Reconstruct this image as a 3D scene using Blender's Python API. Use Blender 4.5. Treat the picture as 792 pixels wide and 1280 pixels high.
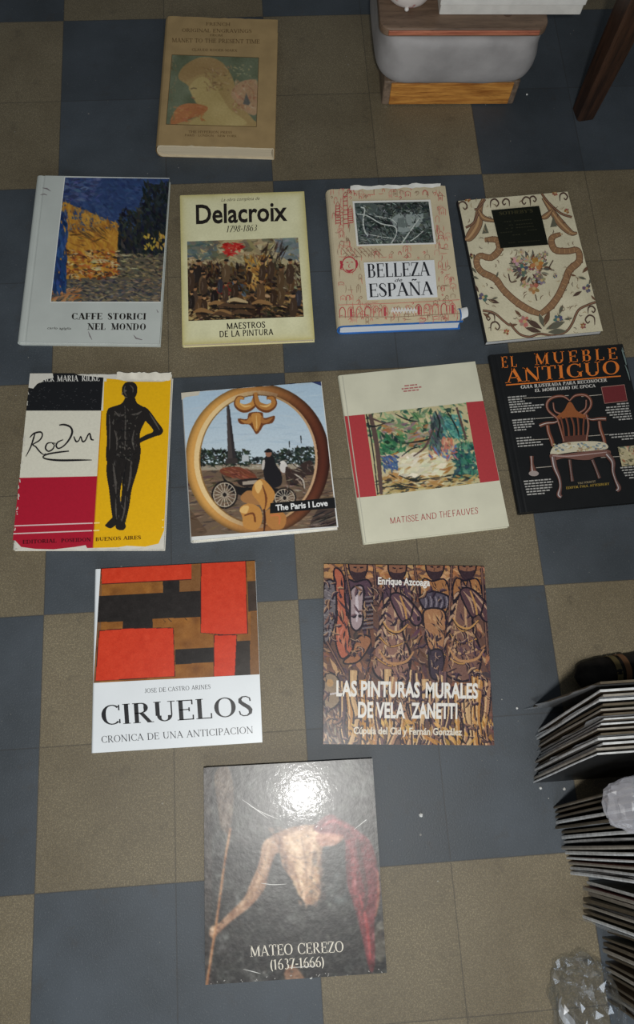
import bpy, bmesh, math, random
import numpy as np
from mathutils import Vector, Matrix

for o in list(bpy.data.objects):
    bpy.data.objects.remove(o, do_unlink=True)
SC = bpy.context.scene
COL = SC.collection

# ------------------------------------------------------------------ camera, light, exposure
cam = bpy.data.cameras.new('camera')
cam.sensor_fit = 'VERTICAL'
cam.sensor_height = 36.0
cam.lens = 972.2 * 36.0 / 1280.0
cam.clip_start = 0.01
camo = bpy.data.objects.new('camera', cam)
COL.objects.link(camo)
camo.location = (0.37484, -0.21981, 1.23121)
camo.rotation_euler = (0.2900066, -0.0330522, -0.0664104)
SC.camera = camo

world = bpy.data.worlds.new('room_light')
SC.world = world
world.use_nodes = True
bg = world.node_tree.nodes['Background']
bg.inputs[0].default_value = (0.86, 0.94, 1.0, 1)
bg.inputs[1].default_value = 0.12

ld = bpy.data.lights.new('shop_lamp', 'AREA')
ld.shape = 'DISK'
ld.size = 0.07
ld.energy = 13.5
ld.color = (1.0, 0.985, 0.95)
lo = bpy.data.objects.new('shop_lamp', ld)
COL.objects.link(lo)
lo.location = (0.405, -0.372, 1.40)
lo.rotation_euler = (math.radians(8), 0, 0)

wd = bpy.data.lights.new('street_door_daylight', 'AREA')
wd.shape = 'RECTANGLE'
wd.size, wd.size_y = 1.1, 1.9
wd.energy = 26.0
wd.color = (0.84, 0.92, 1.0)
wo = bpy.data.objects.new('street_door_daylight', wd)
COL.objects.link(wo)
wo.location = (0.35, -2.1, 1.15)
wo.rotation_euler = (math.radians(84), 0, 0)

SC.view_settings.view_transform = 'Standard'
SC.view_settings.look = 'None'
SC.view_settings.gamma = 1.0
SC.view_settings.use_curve_mapping = False
SC.view_settings.exposure = 0.0


# ------------------------------------------------------------------ small helpers
def lin(c):
    c = np.asarray(c, float) / 255.0
    return np.where(c <= 0.04045, c / 12.92, ((c + 0.055) / 1.055) ** 2.4)


def rgba(c):
    l = lin(c)
    return (float(l[0]), float(l[1]), float(l[2]), 1.0)


def link(name, me, parent=None):
    o = bpy.data.objects.new(name, me)
    COL.objects.link(o)
    if parent is not None:
        o.parent = parent
    return o


def tag(o, label=None, cat=None, group=None, kind=None):
    if label:
        o['label'] = label
    if cat:
        o['category'] = cat
    if group:
        o['group'] = group
    if kind:
        o['kind'] = kind
    return o


def empty(name, loc, rz, label, cat, group=None):
    o = bpy.data.objects.new(name, None)
    o.empty_display_size = 0.05
    COL.objects.link(o)
    o.location = loc
    o.rotation_euler = (0, 0, rz)
    return tag(o, label, cat, group)


def mesh_from(name, verts, faces, mats, parent=None, fmat=None, smooth=False):
    me = bpy.data.meshes.new(name)
    me.from_pydata([tuple(v) for v in verts], [], [tuple(f) for f in faces])
    for m in mats:
        me.materials.append(m)
    if fmat is not None:
        me.polygons.foreach_set('material_index', fmat)
    if smooth:
        me.polygons.foreach_set('use_smooth', [True] * len(me.polygons))
    me.update()
    return link(name, me, parent)


def bm_obj(name, bm, mats, parent=None, smooth=False):
    me = bpy.data.meshes.new(name)
    bmesh.ops.recalc_face_normals(bm, faces=bm.faces)
    bm.to_mesh(me)
    bm.free()
    for m in (mats if isinstance(mats, (list, tuple)) else [mats]):
        me.materials.append(m)
    if smooth:
        me.polygons.foreach_set('use_smooth', [True] * len(me.polygons))
    return link(name, me, parent)


# ------------------------------------------------------------------ materials
def nodemat(name):
    m = bpy.data.materials.new(name)
    m.use_nodes = True
    nt = m.node_tree
    b = nt.nodes['Principled BSDF']
    return m, nt, b


def N(nt, typ, **kw):
    n = nt.nodes.new(typ)
    for k, v in kw.items():
        setattr(n, k, v)
    return n


def math_node(nt, op, a, b=None, c=None):
    n = nt.nodes.new('ShaderNodeMath')
    n.operation = op
    for i, v in enumerate((a, b, c)):
        if v is None:
            continue
        if isinstance(v, (int, float)):
            n.inputs[i].default_value = v
        else:
            nt.links.new(v, n.inputs[i])
    return n.outputs[0]


def mixrgb(nt, fac, a, b, typ='MIX'):
    n = nt.nodes.new('ShaderNodeMix')
    n.data_type = 'RGBA'
    n.blend_type = typ
    for sock, v in ((n.inputs[0], fac), (n.inputs[6], a), (n.inputs[7], b)):
        if isinstance(v, (int, float)):
            sock.default_value = v
        elif isinstance(v, tuple):
            sock.default_value = v
        else:
            nt.links.new(v, sock)
    return n.outputs[2]


def noise(nt, vec, scale, detail=3.0, rough=0.5):
    n = nt.nodes.new('ShaderNodeTexNoise')
    n.inputs['Scale'].default_value = scale
    n.inputs['Detail'].default_value = detail
    n.inputs['Roughness'].default_value = rough
    if vec is not None:
        nt.links.new(vec, n.inputs['Vector'])
    return n.outputs['Fac']


def ramp(nt, fac, p0, p1, c0=(0, 0, 0, 1), c1=(1, 1, 1, 1)):
    n = nt.nodes.new('ShaderNodeValToRGB')
    n.color_ramp.elements[0].position = p0
    n.color_ramp.elements[1].position = p1
    n.color_ramp.elements[0].color = c0
    n.color_ramp.elements[1].color = c1
    nt.links.new(fac, n.inputs[0])
    return n.outputs[0]


def plain(name, col, rough=0.55, spec=0.5, mottle=0.10, scale=40, bump=0.0, bscale=120, coat=0.0):
    """one colour with a little wear, by noise"""
    m, nt, b = nodemat(name)
    tc = N(nt, 'ShaderNodeTexCoord')
    f = noise(nt, tc.outputs['Object'], scale, 4)
    c = rgba(col)
    d = tuple(x * (1 - mottle) for x in c[:3]) + (1,)
    e = tuple(min(1, x * (1 + mottle)) for x in c[:3]) + (1,)
    out = ramp(nt, f, 0.35, 0.65, d, e)
    nt.links.new(out, b.inputs['Base Color'])
    b.inputs['Roughness'].default_value = rough
    b.inputs['Specular IOR Level'].default_value = spec
    b.inputs['Coat Weight'].default_value = coat
    b.inputs['Coat Roughness'].default_value = 0.15
    if bump:
        n = N(nt, 'ShaderNodeBump')
        n.inputs['Strength'].default_value = bump
        n.inputs['Distance'].default_value = 0.002
        nt.links.new(noise(nt, tc.outputs['Object'], bscale, 4), n.inputs['Height'])
        nt.links.new(n.outputs[0], b.inputs['Normal'])
    return m


def printmat(name, rough=0.5, spec=0.4, bump=0.0, bscale=200, grain=0.08, coat=0.0):
    """printed ink: the colours stored on the mesh, with a fine paper grain"""
    m, nt, b = nodemat(name)
    tc = N(nt, 'ShaderNodeTexCoord')
    at = N(nt, 'ShaderNodeAttribute')
    at.attribute_name = 'ink'
    f = noise(nt, tc.outputs['Object'], 260, 3)
    g = ramp(nt, f, 0.3, 0.7, (1 - grain,) * 3 + (1,), (1, 1, 1, 1))
    out = mixrgb(nt, 1.0, at.outputs['Color'], g, 'MULTIPLY')
    nt.links.new(out, b.inputs['Base Color'])
    b.inputs['Roughness'].default_value = rough
    b.inputs['Specular IOR Level'].default_value = spec
    b.inputs['Coat Weight'].default_value = coat
    b.inputs['Coat Roughness'].default_value = 0.07
    if bump:
        n = N(nt, 'ShaderNodeBump')
        n.inputs['Strength'].default_value = bump
        n.inputs['Distance'].default_value = 0.001
        nt.links.new(noise(nt, tc.outputs['Object'], bscale, 4, 0.6), n.inputs['Height'])
        nt.links.new(n.outputs[0], b.inputs['Normal'])
        nt.links.new(n.outputs[0], b.inputs['Coat Normal'])
    return m


def pagemat(name, col):
    m, nt, b = nodemat(name)
    tc = N(nt, 'ShaderNodeTexCoord')
    mp = N(nt, 'ShaderNodeMapping')
    mp.inputs['Scale'].default_value = (6, 6, 2600)
    nt.links.new(tc.outputs['Object'], mp.inputs['Vector'])
    f = noise(nt, mp.outputs[0], 1.0, 3)
    c = rgba(col)
    out = ramp(nt, f, 0.3, 0.7, tuple(x * 0.72 for x in c[:3]) + (1,), c)
    nt.links.new(out, b.inputs['Base Color'])
    b.inputs['Roughness'].default_value = 0.8
    return m


INK_MATT = printmat('matt_ink', 0.6, 0.3)
INK_GLOSS = printmat('glossy_ink', 0.34, 0.4, 0.10, 60)
INK_FOIL = printmat('laminated_ink', 0.36, 0.62, 0.18, 110, coat=0.065)


# ------------------------------------------------------------------ floor
def floor_material():
    m, nt, b = nodemat('hydraulic_floor_tiles')
    tc = N(nt, 'ShaderNodeTexCoord')
    sp = N(nt, 'ShaderNodeSeparateXYZ')
    nt.links.new(tc.outputs['Object'], sp.inputs[0])
    u = math_node(nt, 'DIVIDE', sp.outputs[0], 0.2)
    v = math_node(nt, 'DIVIDE', sp.outputs[1], 0.2)
    bu = math_node(nt, 'FLOOR', math_node(nt, 'DIVIDE', u, 2.0))
    bv = math_node(nt, 'FLOOR', math_node(nt, 'DIVIDE', v, 2.0))
    par = math_node(nt, 'FLOORED_MODULO', math_node(nt, 'ADD', bu, bv), 2.0)
    # wobble so the colour change is not ruler-straight
    comb = N(nt, 'ShaderNodeCombineXYZ')
    nt.links.new(math_node(nt, 'FLOOR', u), comb.inputs[0])
    nt.links.new(math_node(nt, 'FLOOR', v), comb.inputs[1])
    wn = N(nt, 'ShaderNodeTexWhiteNoise')
    wn.noise_dimensions = '2D'
    nt.links.new(comb.outputs[0], wn.inputs['Vector'])
    P = tc.outputs['Object']
    cloud = noise(nt, P, 7.0, 5, 0.6)
    fine = noise(nt, P, 420.0, 2, 0.7)
    blot = noise(nt, P, 26.0, 5, 0.65)
    blue = ramp(nt, cloud, 0.3, 0.7, rgba(BLUE_A), rgba(BLUE_B))
    tan = ramp(nt, cloud, 0.3, 0.7, rgba(TAN_A), rgba(TAN_B))
    # sandy speckle, strong on the tan tiles
    tan = mixrgb(nt, ramp(nt, fine, 0.52, 0.72), tan, rgba(TAN_SPECK))
    tan = mixrgb(nt, ramp(nt, fine, 0.46, 0.28, (0, 0, 0, 1), (0.6, 0.6, 0.6, 1)), tan, rgba(TAN_DARK))
    blue = mixrgb(nt, ramp(nt, fine, 0.56, 0.8, (0, 0, 0, 1), (0.35, 0.35, 0.35, 1)), blue, rgba(BLUE_SPECK))
    base = mixrgb(nt, par, blue, tan)
    base = mixrgb(nt, ramp(nt, blot, 0.58, 0.74, (0, 0, 0, 1), (0.36, 0.36, 0.36, 1)), base, rgba((58, 52, 44)))
    tone = math_node(nt, 'MULTIPLY_ADD', wn.outputs['Value'], 0.22, 0.88)
    cmb = N(nt, 'ShaderNodeCombineColor')
    for i in range(3):
        nt.links.new(tone, cmb.inputs[i])
    base = mixrgb(nt, 1.0, base, cmb.outputs[0], 'MULTIPLY')
    # joints
    du = math_node(nt, 'ABSOLUTE', math_node(nt, 'SUBTRACT', math_node(nt, 'FRACT', math_node(nt, 'ADD', u, 0.5)), 0.5))
    dv = math_node(nt, 'ABSOLUTE', math_node(nt, 'SUBTRACT', math_node(nt, 'FRACT', math_node(nt, 'ADD', v, 0.5)), 0.5))
    dist = math_node(nt, 'MINIMUM', du, dv)
    joint = math_node(nt, 'LESS_THAN', dist, 0.0048)
    base = mixrgb(nt, math_node(nt, 'MULTIPLY', joint, 0.45), base, rgba((44, 41, 37)))
    # scattered pale flecks of paint and dust
    vo = N(nt, 'ShaderNodeTexVoronoi')
    vo.inputs['Scale'].default_value = 16.0
    nt.links.new(P, vo.inputs['Vector'])
    fl = math_node(nt, 'LESS_THAN', vo.outputs['Distance'], 0.028)
    base = mixrgb(nt, math_node(nt, 'MULTIPLY', fl, 0.35), base, rgba((165, 160, 150)))
    for sc_, lim, amt, col_ in ((41.0, 0.045, 0.5, (46, 42, 36)), (33.0, 0.030, 0.55, (190, 186, 176)), (70.0, 0.05, 0.25, (176, 170, 156))):
        vo = N(nt, 'ShaderNodeTexVoronoi')
        vo.inputs['Scale'].default_value = sc_
        nt.links.new(P, vo.inputs['Vector'])
        few = math_node(nt, 'GREATER_THAN', noise(nt, P, sc_ * .31, 1), 0.53)
        fl = math_node(nt, 'MULTIPLY', math_node(nt, 'LESS_THAN', vo.outputs['Distance'], lim), few)
        base = mixrgb(nt, math_node(nt, 'MULTIPLY', fl, amt), base, rgba(col_))
    nt.links.new(base, b.inputs['Base Color'])
    rr = math_node(nt, 'MULTIPLY_ADD', cloud, 0.22, 0.42)
    nt.links.new(rr, b.inputs['Roughness'])
    b.inputs['Specular IOR Level'].default_value = 0.5
    bp = N(nt, 'ShaderNodeBump')
    bp.inputs['Strength'].default_value = 0.25
    bp.inputs['Distance'].default_value = 0.001
    hgt = math_node(nt, 'SUBTRACT', fine, math_node(nt, 'MULTIPLY', joint, 1.5))
    nt.links.new(hgt, bp.inputs['Height'])
    nt.links.new(bp.outputs[0], b.inputs['Normal'])
    return m


BLUE_A, BLUE_B, BLUE_SPECK = (54, 60, 65), (69, 76, 83), (108, 112, 114)
TAN_A, TAN_B, TAN_SPECK, TAN_DARK = (114, 102, 78), (137, 125, 99), (178, 166, 138), (72, 63, 48)

fl = mesh_from('floor', [(-2.5, -2.2, 0), (3.2, -2.2, 0), (3.2, 3.6, 0), (-2.5, 3.6, 0)], [(0, 1, 2, 3)], [floor_material()])
tag(fl, 'chequered floor of blue grey and tan tiles in blocks of four', 'floor', kind='structure')


# ------------------------------------------------------------------ lettering: a roman stroke alphabet
def build_glyphs():
    V = lambda x, y0=0, y1=1, k='T': ('v', x, y0, y1, k)
    H = lambda x0, x1, y, k='t': ('h', x0, x1, y, k)
    D = lambda x0, y0, x1, y1, k='T': ('d', x0, y0, x1, y1, k)
    A = lambda cx, cy, rx, ry, a0, a1: ('a', cx, cy, rx, ry, a0, a1)
    S = lambda x, y, w=1.0: ('s', x, y, w)
    g = {}
    g['A'] = (.76, [D(.37, 1, .09, 0, 't'), D(.36, 1, .66, 0), H(.19, .55, .34), S(.09, 0), S(.66, 0)])
    g['B'] = (.66, [V(.16), H(.1, .36, 1), H(.1, .36, .53), H(.1, .38, 0), A(.34, .765, .22, .235, -90, 90), A(.36, .275, .25, .275, -90, 90), S(.14, 0, .8), S(.14, 1, .8)])
    g['C'] = (.74, [A(.42, .5, .37, .5, 48, 312), V(.67, .70, .98, 'k'), V(.68, .05, .26, 'k')])
    g['D'] = (.80, [V(.16), H(.1, .4, 1), H(.1, .4, 0), A(.38, .5, .37, .5, -90, 90), S(.14, 0, .8), S(.14, 1, .8)])
    g['E'] = (.64, [V(.16), H(.1, .56, 1), H(.1, .45, .52), H(.1, .58, 0), V(.56, .76, 1, 'k'), V(.58, 0, .24, 'k'), V(.45, .42, .62, 'k'), S(.14, 0, .8), S(.14, 1, .8)])
    g['F'] = (.60, [V(.16), H(.1, .55, 1), H(.1, .45, .50), V(.55, .74, 1, 'k'), V(.45, .40, .60, 'k'), S(.16, 0), S(.14, 1, .8)])
    g['G'] = (.80, [A(.42, .5, .37, .5, 48, 310), V(.68, .70, .98, 'k'), V(.66, .04, .42), S(.66, .42)])
    g['H'] = (.82, [V(.16), V(.66), H(.16, .66, .52), S(.16, 0), S(.16, 1), S(.66, 0), S(.66, 1)])
    g['I'] = (.34, [V(.17), S(.17, 0), S(.17, 1)])
    g['J'] = (.42, [V(.26, .2, 1), A(.14, .2, .16, .2, 200, 360), S(.26, 1)])
    g['K'] = (.76, [V(.16), D(.62, 1, .2, .42, 't'), D(.32, .58, .66, 0), S(.16, 0), S(.16, 1), S(.66, 0), S(.6, 1)])
    g['L'] = (.62, [V(.16), H(.1, .56, 0), V(.56, 0, .26, 'k'), S(.14, 0, .8), S(.16, 1)])
    g['M'] = (.96, [V(.14, 0, 1, 't'), D(.14, 1, .47, .03), D(.47, .03, .79, 1, 't'), V(.80), S(.14, 0), S(.12, 1, .8), S(.80, 0), S(.82, 1, .8)])
    g['N'] = (.82, [V(.15, 0, 1, 't'), D(.13, 1, .67, 0), V(.68, 0, 1, 't'), S(.15, 0), S(.12, 1, .8), S(.68, 1)])
    g['\u00d1'] = (.82, g['N'][1] + [('p', [(.26, 1.12), (.34, 1.2), (.46, 1.14), (.56, 1.21)], .09)])
    g['O'] = (.82, [A(.41, .5, .38, .5, 0, 360)])
    g['P'] = (.62, [V(.16), H(.1, .36, 1), H(.1, .36, .47), A(.34, .735, .24, .265, -90, 90), S(.16, 0), S(.14, 1, .8)])
    g['Q'] = (.82, [A(.41, .5, .38, .5, 0, 360), D(.42, .2, .74, -.14)])
    g['R'] = (.72, [V(.16), H(.1, .36, 1), H(.1, .36, .49), A(.34, .745, .23, .255, -90, 90), D(.33, .49, .62, 0), S(.16, 0), S(.14, 1, .8), S(.64, 0, .8)])
    g['S'] = (.56, [('w', [(.47, .74, .3), (.45, .9, .35), (.33, .98, .35), (.2, .97, .45), (.11, .86, .75), (.12, .72, 1), (.24, .58, 1.1), (.38, .45, 1.15), (.46, .31, 1), (.45, .14, .75), (.34, .03, .4), (.2, .02, .35), (.1, .1, .35), (.07, .27, .3)])])
    g['T'] = (.68, [V(.34), H(.05, .63, 1), V(.05, .76, 1, 'k'), V(.63, .76, 1, 'k'), S(.34, 0)])
    g['U'] = (.80, [V(.16, .3, 1), V(.65, .3, 1, 't'), A(.4, .3, .27, .3, 180, 360), S(.16, 1), S(.65, 1)])
    g['V'] = (.74, [D(.09, 1, .38, 0), D(.66, 1, .38, 0, 't'), S(.1, 1), S(.65, 1)])
    g['W'] = (1.0, [D(.08, 1, .29, 0), D(.50, 1, .29, 0, 't'), D(.48, 1, .71, 0), D(.93, 1, .71, 0, 't'), S(.09, 1), S(.92, 1)])
    g['X'] = (.74, [D(.1, 1, .64, 0), D(.62, 1, .1, 0, 't'), S(.1, 1), S(.62, 1), S(.1, 0), S(.64, 0)])
    g['Y'] = (.72, [D(.08, 1, .36, .45), D(.64, 1, .36, .45, 't'), V(.36, 0, .48), S(.08, 1), S(.64, 1), S(.36, 0)])
    g['Z'] = (.64, [H(.08, .56, 1), H(.06, .58, 0), D(.54, 1, .09, 0), V(.08, .76, 1, 'k'), V(.58, 0, .24, 'k')])
    g['1'] = (.44, [V(.22), D(.22, 1, .08, .84, 't'), S(.22, 0)])
    g['3'] = (.52, [A(.24, .75, .2, .25, -90, 130), A(.24, .27, .24, .27, -130, 90)])
    g['6'] = (.56, [A(.28, .3, .24, .3, 0, 360), ('w', [(.07, .3, 1), (.1, .6, .9), (.24, .88, .6), (.42, 1, .4)])])
    g['7'] = (.52, [H(.06, .48, 1), D(.46, 1, .18, 0), V(.07, .8, 1, 'k')])
    g['8'] = (.54, [A(.27, .76, .19, .24, 0, 360), A(.27, .27, .23, .27, 0, 360)])
    g['9'] = (.56, [A(.28, .7, .24, .3, 0, 360), ('w', [(.49, .7, 1), (.46, .4, .9), (.32, .12, .6), (.14, 0, .4)])])
    g['-'] = (.34, [('b', .05, .29, .36, .46)])
    g['('] = (.34, [A(.42, .42, .32, .62, 115, 245)])
    g[')'] = (.34, [A(-.08, .42, .32, .62, -65, 65)])
    g['.'] = (.26, [('b', .08, .18, 0, .1)])
    g['\u00b7'] = (.30, [('b', .09, .21, .38, .5)])
    g["'"] = (.22, [('b', .07, .15, .72, 1)])
    g[' '] = (.38, [])
    return g


GLY = build_glyphs()


def glyph_polys(ch, T, t, sw, st):
    adv, els = GLY[ch]
    out = []
    for e in els:
        k = e[0]
        if k == 'v':
            if e[4] == 'k' and sw <= 0:
                continue
            w = T if e[4] == 'T' else t
            out.append([(e[1] - w / 2, e[2]), (e[1] + w / 2, e[2]), (e[1] + w / 2, e[3]), (e[1] - w / 2, e[3])])
        elif k == 'h':
            y = e[3]
            y0, y1 = (1 - t, 1) if y == 1 else ((0, t) if y == 0 else (y - t / 2, y + t / 2))
            out.append([(e[1], y0), (e[2], y0), (e[2], y1), (e[1], y1)])
        elif k == 'd':
            w = T if e[5] == 'T' else t
            w *= 1.08
            x0, y0, x1, y1 = e[1:5]
            out.append([(x1 - w / 2, y1), (x1 + w / 2, y1), (x0 + w / 2, y0), (x0 - w / 2, y0)])
        elif k == 'a':
            cx, cy, rx, ry, a0, a1 = e[1:]
            n = max(6, int(abs(a1 - a0) / 15))
            pr = None
            for i in range(n + 1):
                a = math.radians(a0 + (a1 - a0) * i / n)
                c, s = math.cos(a), math.sin(a)
                w = t + (T * 1.05 - t) * abs(c) ** 1.3
                po = (cx + rx * c, cy + ry * s)
                pi = (cx + max(.005, rx - w) * c, cy + max(.005, ry - (t + (w - t) * .3)) * s)
                if pr:
                    out.append([pr[0], po, pi, pr[1]])
                pr = (po, pi)
        elif k == 's':
            x, y, w = e[1:]
            if sw > 0:
                h = sw * w + T * 0.35
                y0, y1 = (0, st) if y == 0 else (y - st, y)
                out.append([(x - h, y0), (x + h, y0), (x + h, y1), (x - h, y1)])
        elif k == 'b':
            out.append([(e[1], e[3]), (e[2], e[3]), (e[2], e[4]), (e[1], e[4])])
        elif k == 'p':
            out += strip([p + () for p in e[1]], [e[2]] * len(e[1]))
        elif k == 'w':
            pts = [(p[0], p[1]) for p in e[1]]
            out += strip(pts, [max(t, T * p[2]) for p in e[1]])
    return adv, out


def strip(pts, ws):
    """quads along a polyline with a width at every point"""
    n = len(pts)
    L, R = [], []
    for i in range(n):
        a = pts[max(0, i - 1)]
        b = pts[min(n - 1, i + 1)]
        dx, dy = b[0] - a[0], b[1] - a[1]
        l = math.hypot(dx, dy) or 1
        nx, ny = -dy / l, dx / l
        w = ws[i] / 2
        L.append((pts[i][0] + nx * w, pts[i][1] + ny * w))
        R.append((pts[i][0] - nx * w, pts[i][1] - ny * w))
    return [[R[i], R[i + 1], L[i + 1], L[i]] for i in range(n - 1)]


def smooth_path(pts, n=6, closed=False):
    """Catmull-Rom through the points; each point may carry a width as third value"""
    P = [tuple(p) for p in pts]
    if closed:
        P = [P[-1]] + P + [P[0], P[1]]
    else:
        P = [P[0]] + P + [P[-1]]
    out = []
    for i in range(1, len(P) - 2):
        for k in range(n):
            t = k / n
            out.append(tuple(0.5 * ((2 * b) + (-a + c) * t + (2 * a - 5 * b + 4 * c - d) * t * t + (-a + 3 * b - 3 * c + d) * t ** 3)
                             for a, b, c, d in zip(P[i - 1], P[i], P[i + 1], P[i + 2])))
    if not closed:
        out.append(P[-2])
    return out


_bcache = {}


def sans_polys(s, shear=0.0, offset=0.0):
    key = (s, shear, offset)
    if key not in _bcache:
        cu = bpy.data.curves.new('lettering', 'FONT')
        cu.body = s
        cu.size = 1.0
        cu.shear = shear
        cu.offset = offset
        cu.resolution_u = 3
        cu.fill_mode = 'FRONT'
        o = bpy.data.objects.new('lettering', cu)
        COL.objects.link(o)
        dg = bpy.context.evaluated_depsgraph_get()
        me = o.evaluated_get(dg).to_mesh()
        vs = [(v.co.x, v.co.y) for v in me.vertices]
        fs = [[vs[i] for i in p.vertices] for p in me.polygons]
        o.evaluated_get(dg).to_mesh_clear()
        bpy.data.objects.remove(o)
        bpy.data.curves.remove(cu)
        _bcache[key] = fs
    return _bcache[key]


def roman_polys(s, T=.13, t=.045, sw=.09, st=.04, track=0.0):
    x = 0.0
    out = []
    for ch in s:
        adv, ps = glyph_polys(ch, T, t, sw, st)
        out += [[(px + x, py) for px, py in p] for p in ps]
        x += adv + track
    return out


# ------------------------------------------------------------------ cover art: flat inks laid on a cover
def homography(src, dst):
    A, b = [], []
    for (x, y), (u, v) in zip(src, dst):
        A.append([x, y, 1, 0, 0, 0, -u * x, -u * y]); b.append(u)
        A.append([0, 0, 0, x, y, 1, -v * x, -v * y]); b.append(v)
    h = np.linalg.solve(np.array(A, float), np.array(b, float))
    return np.append(h, 1).reshape(3, 3)


def hmap(Hm, pts):
    p = np.asarray(pts, float)
    q = np.column_stack([p, np.ones(len(p))]) @ Hm.T
    return q[:, :2] / q[:, 2:]


class Layout:
    """drawing coordinates of one cover -> metres on that cover; keeps the running ink height"""
    def __init__(self, quad, w, d, top):
        self.H = homography(quad, [(-w / 2, d / 2), (w / 2, d / 2), (w / 2, -d / 2), (-w / 2, -d / 2)])
        self.w, self.d = w, d
        self.z = top + 4e-5

    def loc(self, pts):
        q = hmap(self.H, pts)
        q[:, 0] = np.clip(q[:, 0], -self.w / 2, self.w / 2)
        q[:, 1] = np.clip(q[:, 1], -self.d / 2, self.d / 2)
        return q

    def step(self, s=2.5e-5):
        self.z += s


class Inks:
    """one printed part: polygons of ink"""
    def __init__(self, lay):
        self.lay = lay
        self.v, self.f, self.c, self.n = [], [], [], []
        self.part = 'title_text'
        self.cur = None
        self.shape = None
        lay.step()

    def poly(self, pts, col, step=1.2e-6):
        q = self.lay.loc(pts)
        k = len(self.v)
        self.v += [(a, b, self.lay.z) for a, b in q]
        idx = list(range(k, k + len(q)))
        x, y = q[:, 0], q[:, 1]
        if (x * np.roll(y, -1) - y * np.roll(x, -1)).sum() < 0:
            idx.reverse()
        self.f.append(idx)
        self.c.append(col)
        self.n.append(self.cur or self.shape)
        self.lay.z += step
        return self

    def polys(self, ps, col):
        for p in ps:
            self.poly(p, col, 0.0)
        self.lay.z += 4e-6

    def line(self, pts, w, col, sm=0):
        if sm:
            pts = smooth_path(pts, sm)
        ws = [p[2] if len(p) > 2 else w for p in pts]
        self.polys(strip([p[:2] for p in pts], ws), col)

    def blob(self, pts, col, n=5):
        self.poly(smooth_path(pts, n, True), col, 4e-6)

    def ell(self, cx, cy, rx, ry, col, rot=0, n=18):
        c, s = math.cos(rot), math.sin(rot)
        self.poly([(cx + rx * math.cos(a) * c - ry * math.sin(a) * s, cy + rx * math.cos(a) * s + ry * math.sin(a) * c)
                   for a in np.linspace(0, 2 * math.pi, n, endpoint=False)], col, 4e-6)

    def put(self, polys, p0, p1, h, col, y0=0.0, y1=1.0):
        """fit polygons between baseline points p0 -> p1 with cap height h (drawing units)"""
        xs = [p[0] for q in polys for p in q]
        x0, x1 = min(xs), max(xs)
        ax, ay = p1[0] - p0[0], p1[1] - p0[1]
        l = math.hypot(ax, ay)
        nx, ny = ay / l, -ax / l
        out = []
        for q in polys:
            r = []
            for x, y in q:
                f = (x - x0) / (x1 - x0)
                g = (y - y0) / (y1 - y0) * h
                r.append((p0[0] + ax * f + nx * g, p0[1] + ay * f + ny * g))
            out.append(r)
        self.k = getattr(self, 'k', 0) + 1
        self.cur = '%s#%d' % (self.part, self.k)
        self.polys(out, col)
        self.cur = None

    def roman(self, s, p0, p1, h, col, T=.13, t=.045, sw=.09, st=.04, track=0.0, slant=0.0):
        ps = roman_polys(s, T, t, sw, st, track)
        if slant:
            ps = [[(x + slant * y, y) for x, y in p] for p in ps]
        self.put(ps, p0, p1, h, col)

    def sans(self, s, p0, p1, h, col, bold=0.0, shear=0.0):
        self.put(sans_polys(s, shear, bold), p0, p1, h, col, 0.0, 0.70)

    def build(self, name, mat, parent):
        """one mesh for the drawn shapes, one for every line of lettering"""
        names = []
        for n in self.n:
            if n not in names:
                names.append(n)
        for nm in names:
            v, f, c = [], [], []
            for fi, n in enumerate(self.n):
                if n != nm:
                    continue
                k = len(v)
                v += [self.v[i] for i in self.f[fi]]
                f.append(list(range(k, k + len(self.f[fi]))))
                c.append(self.c[fi])
            nm = (nm or name).split('#')[0]
            me = bpy.data.meshes.new(nm)
            me.from_pydata(v, [], f)
            me.materials.append(mat)
            a = me.color_attributes.new('ink', 'FLOAT_COLOR', 'CORNER')
            arr = np.ones((len(me.loops), 4), np.float32)
            arr[:, :3] = np.repeat(lin(np.array(c, float)), [len(q) for q in f], axis=0)
            a.data.foreach_set('color', arr.ravel())
            link(nm, me, parent)


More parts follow.
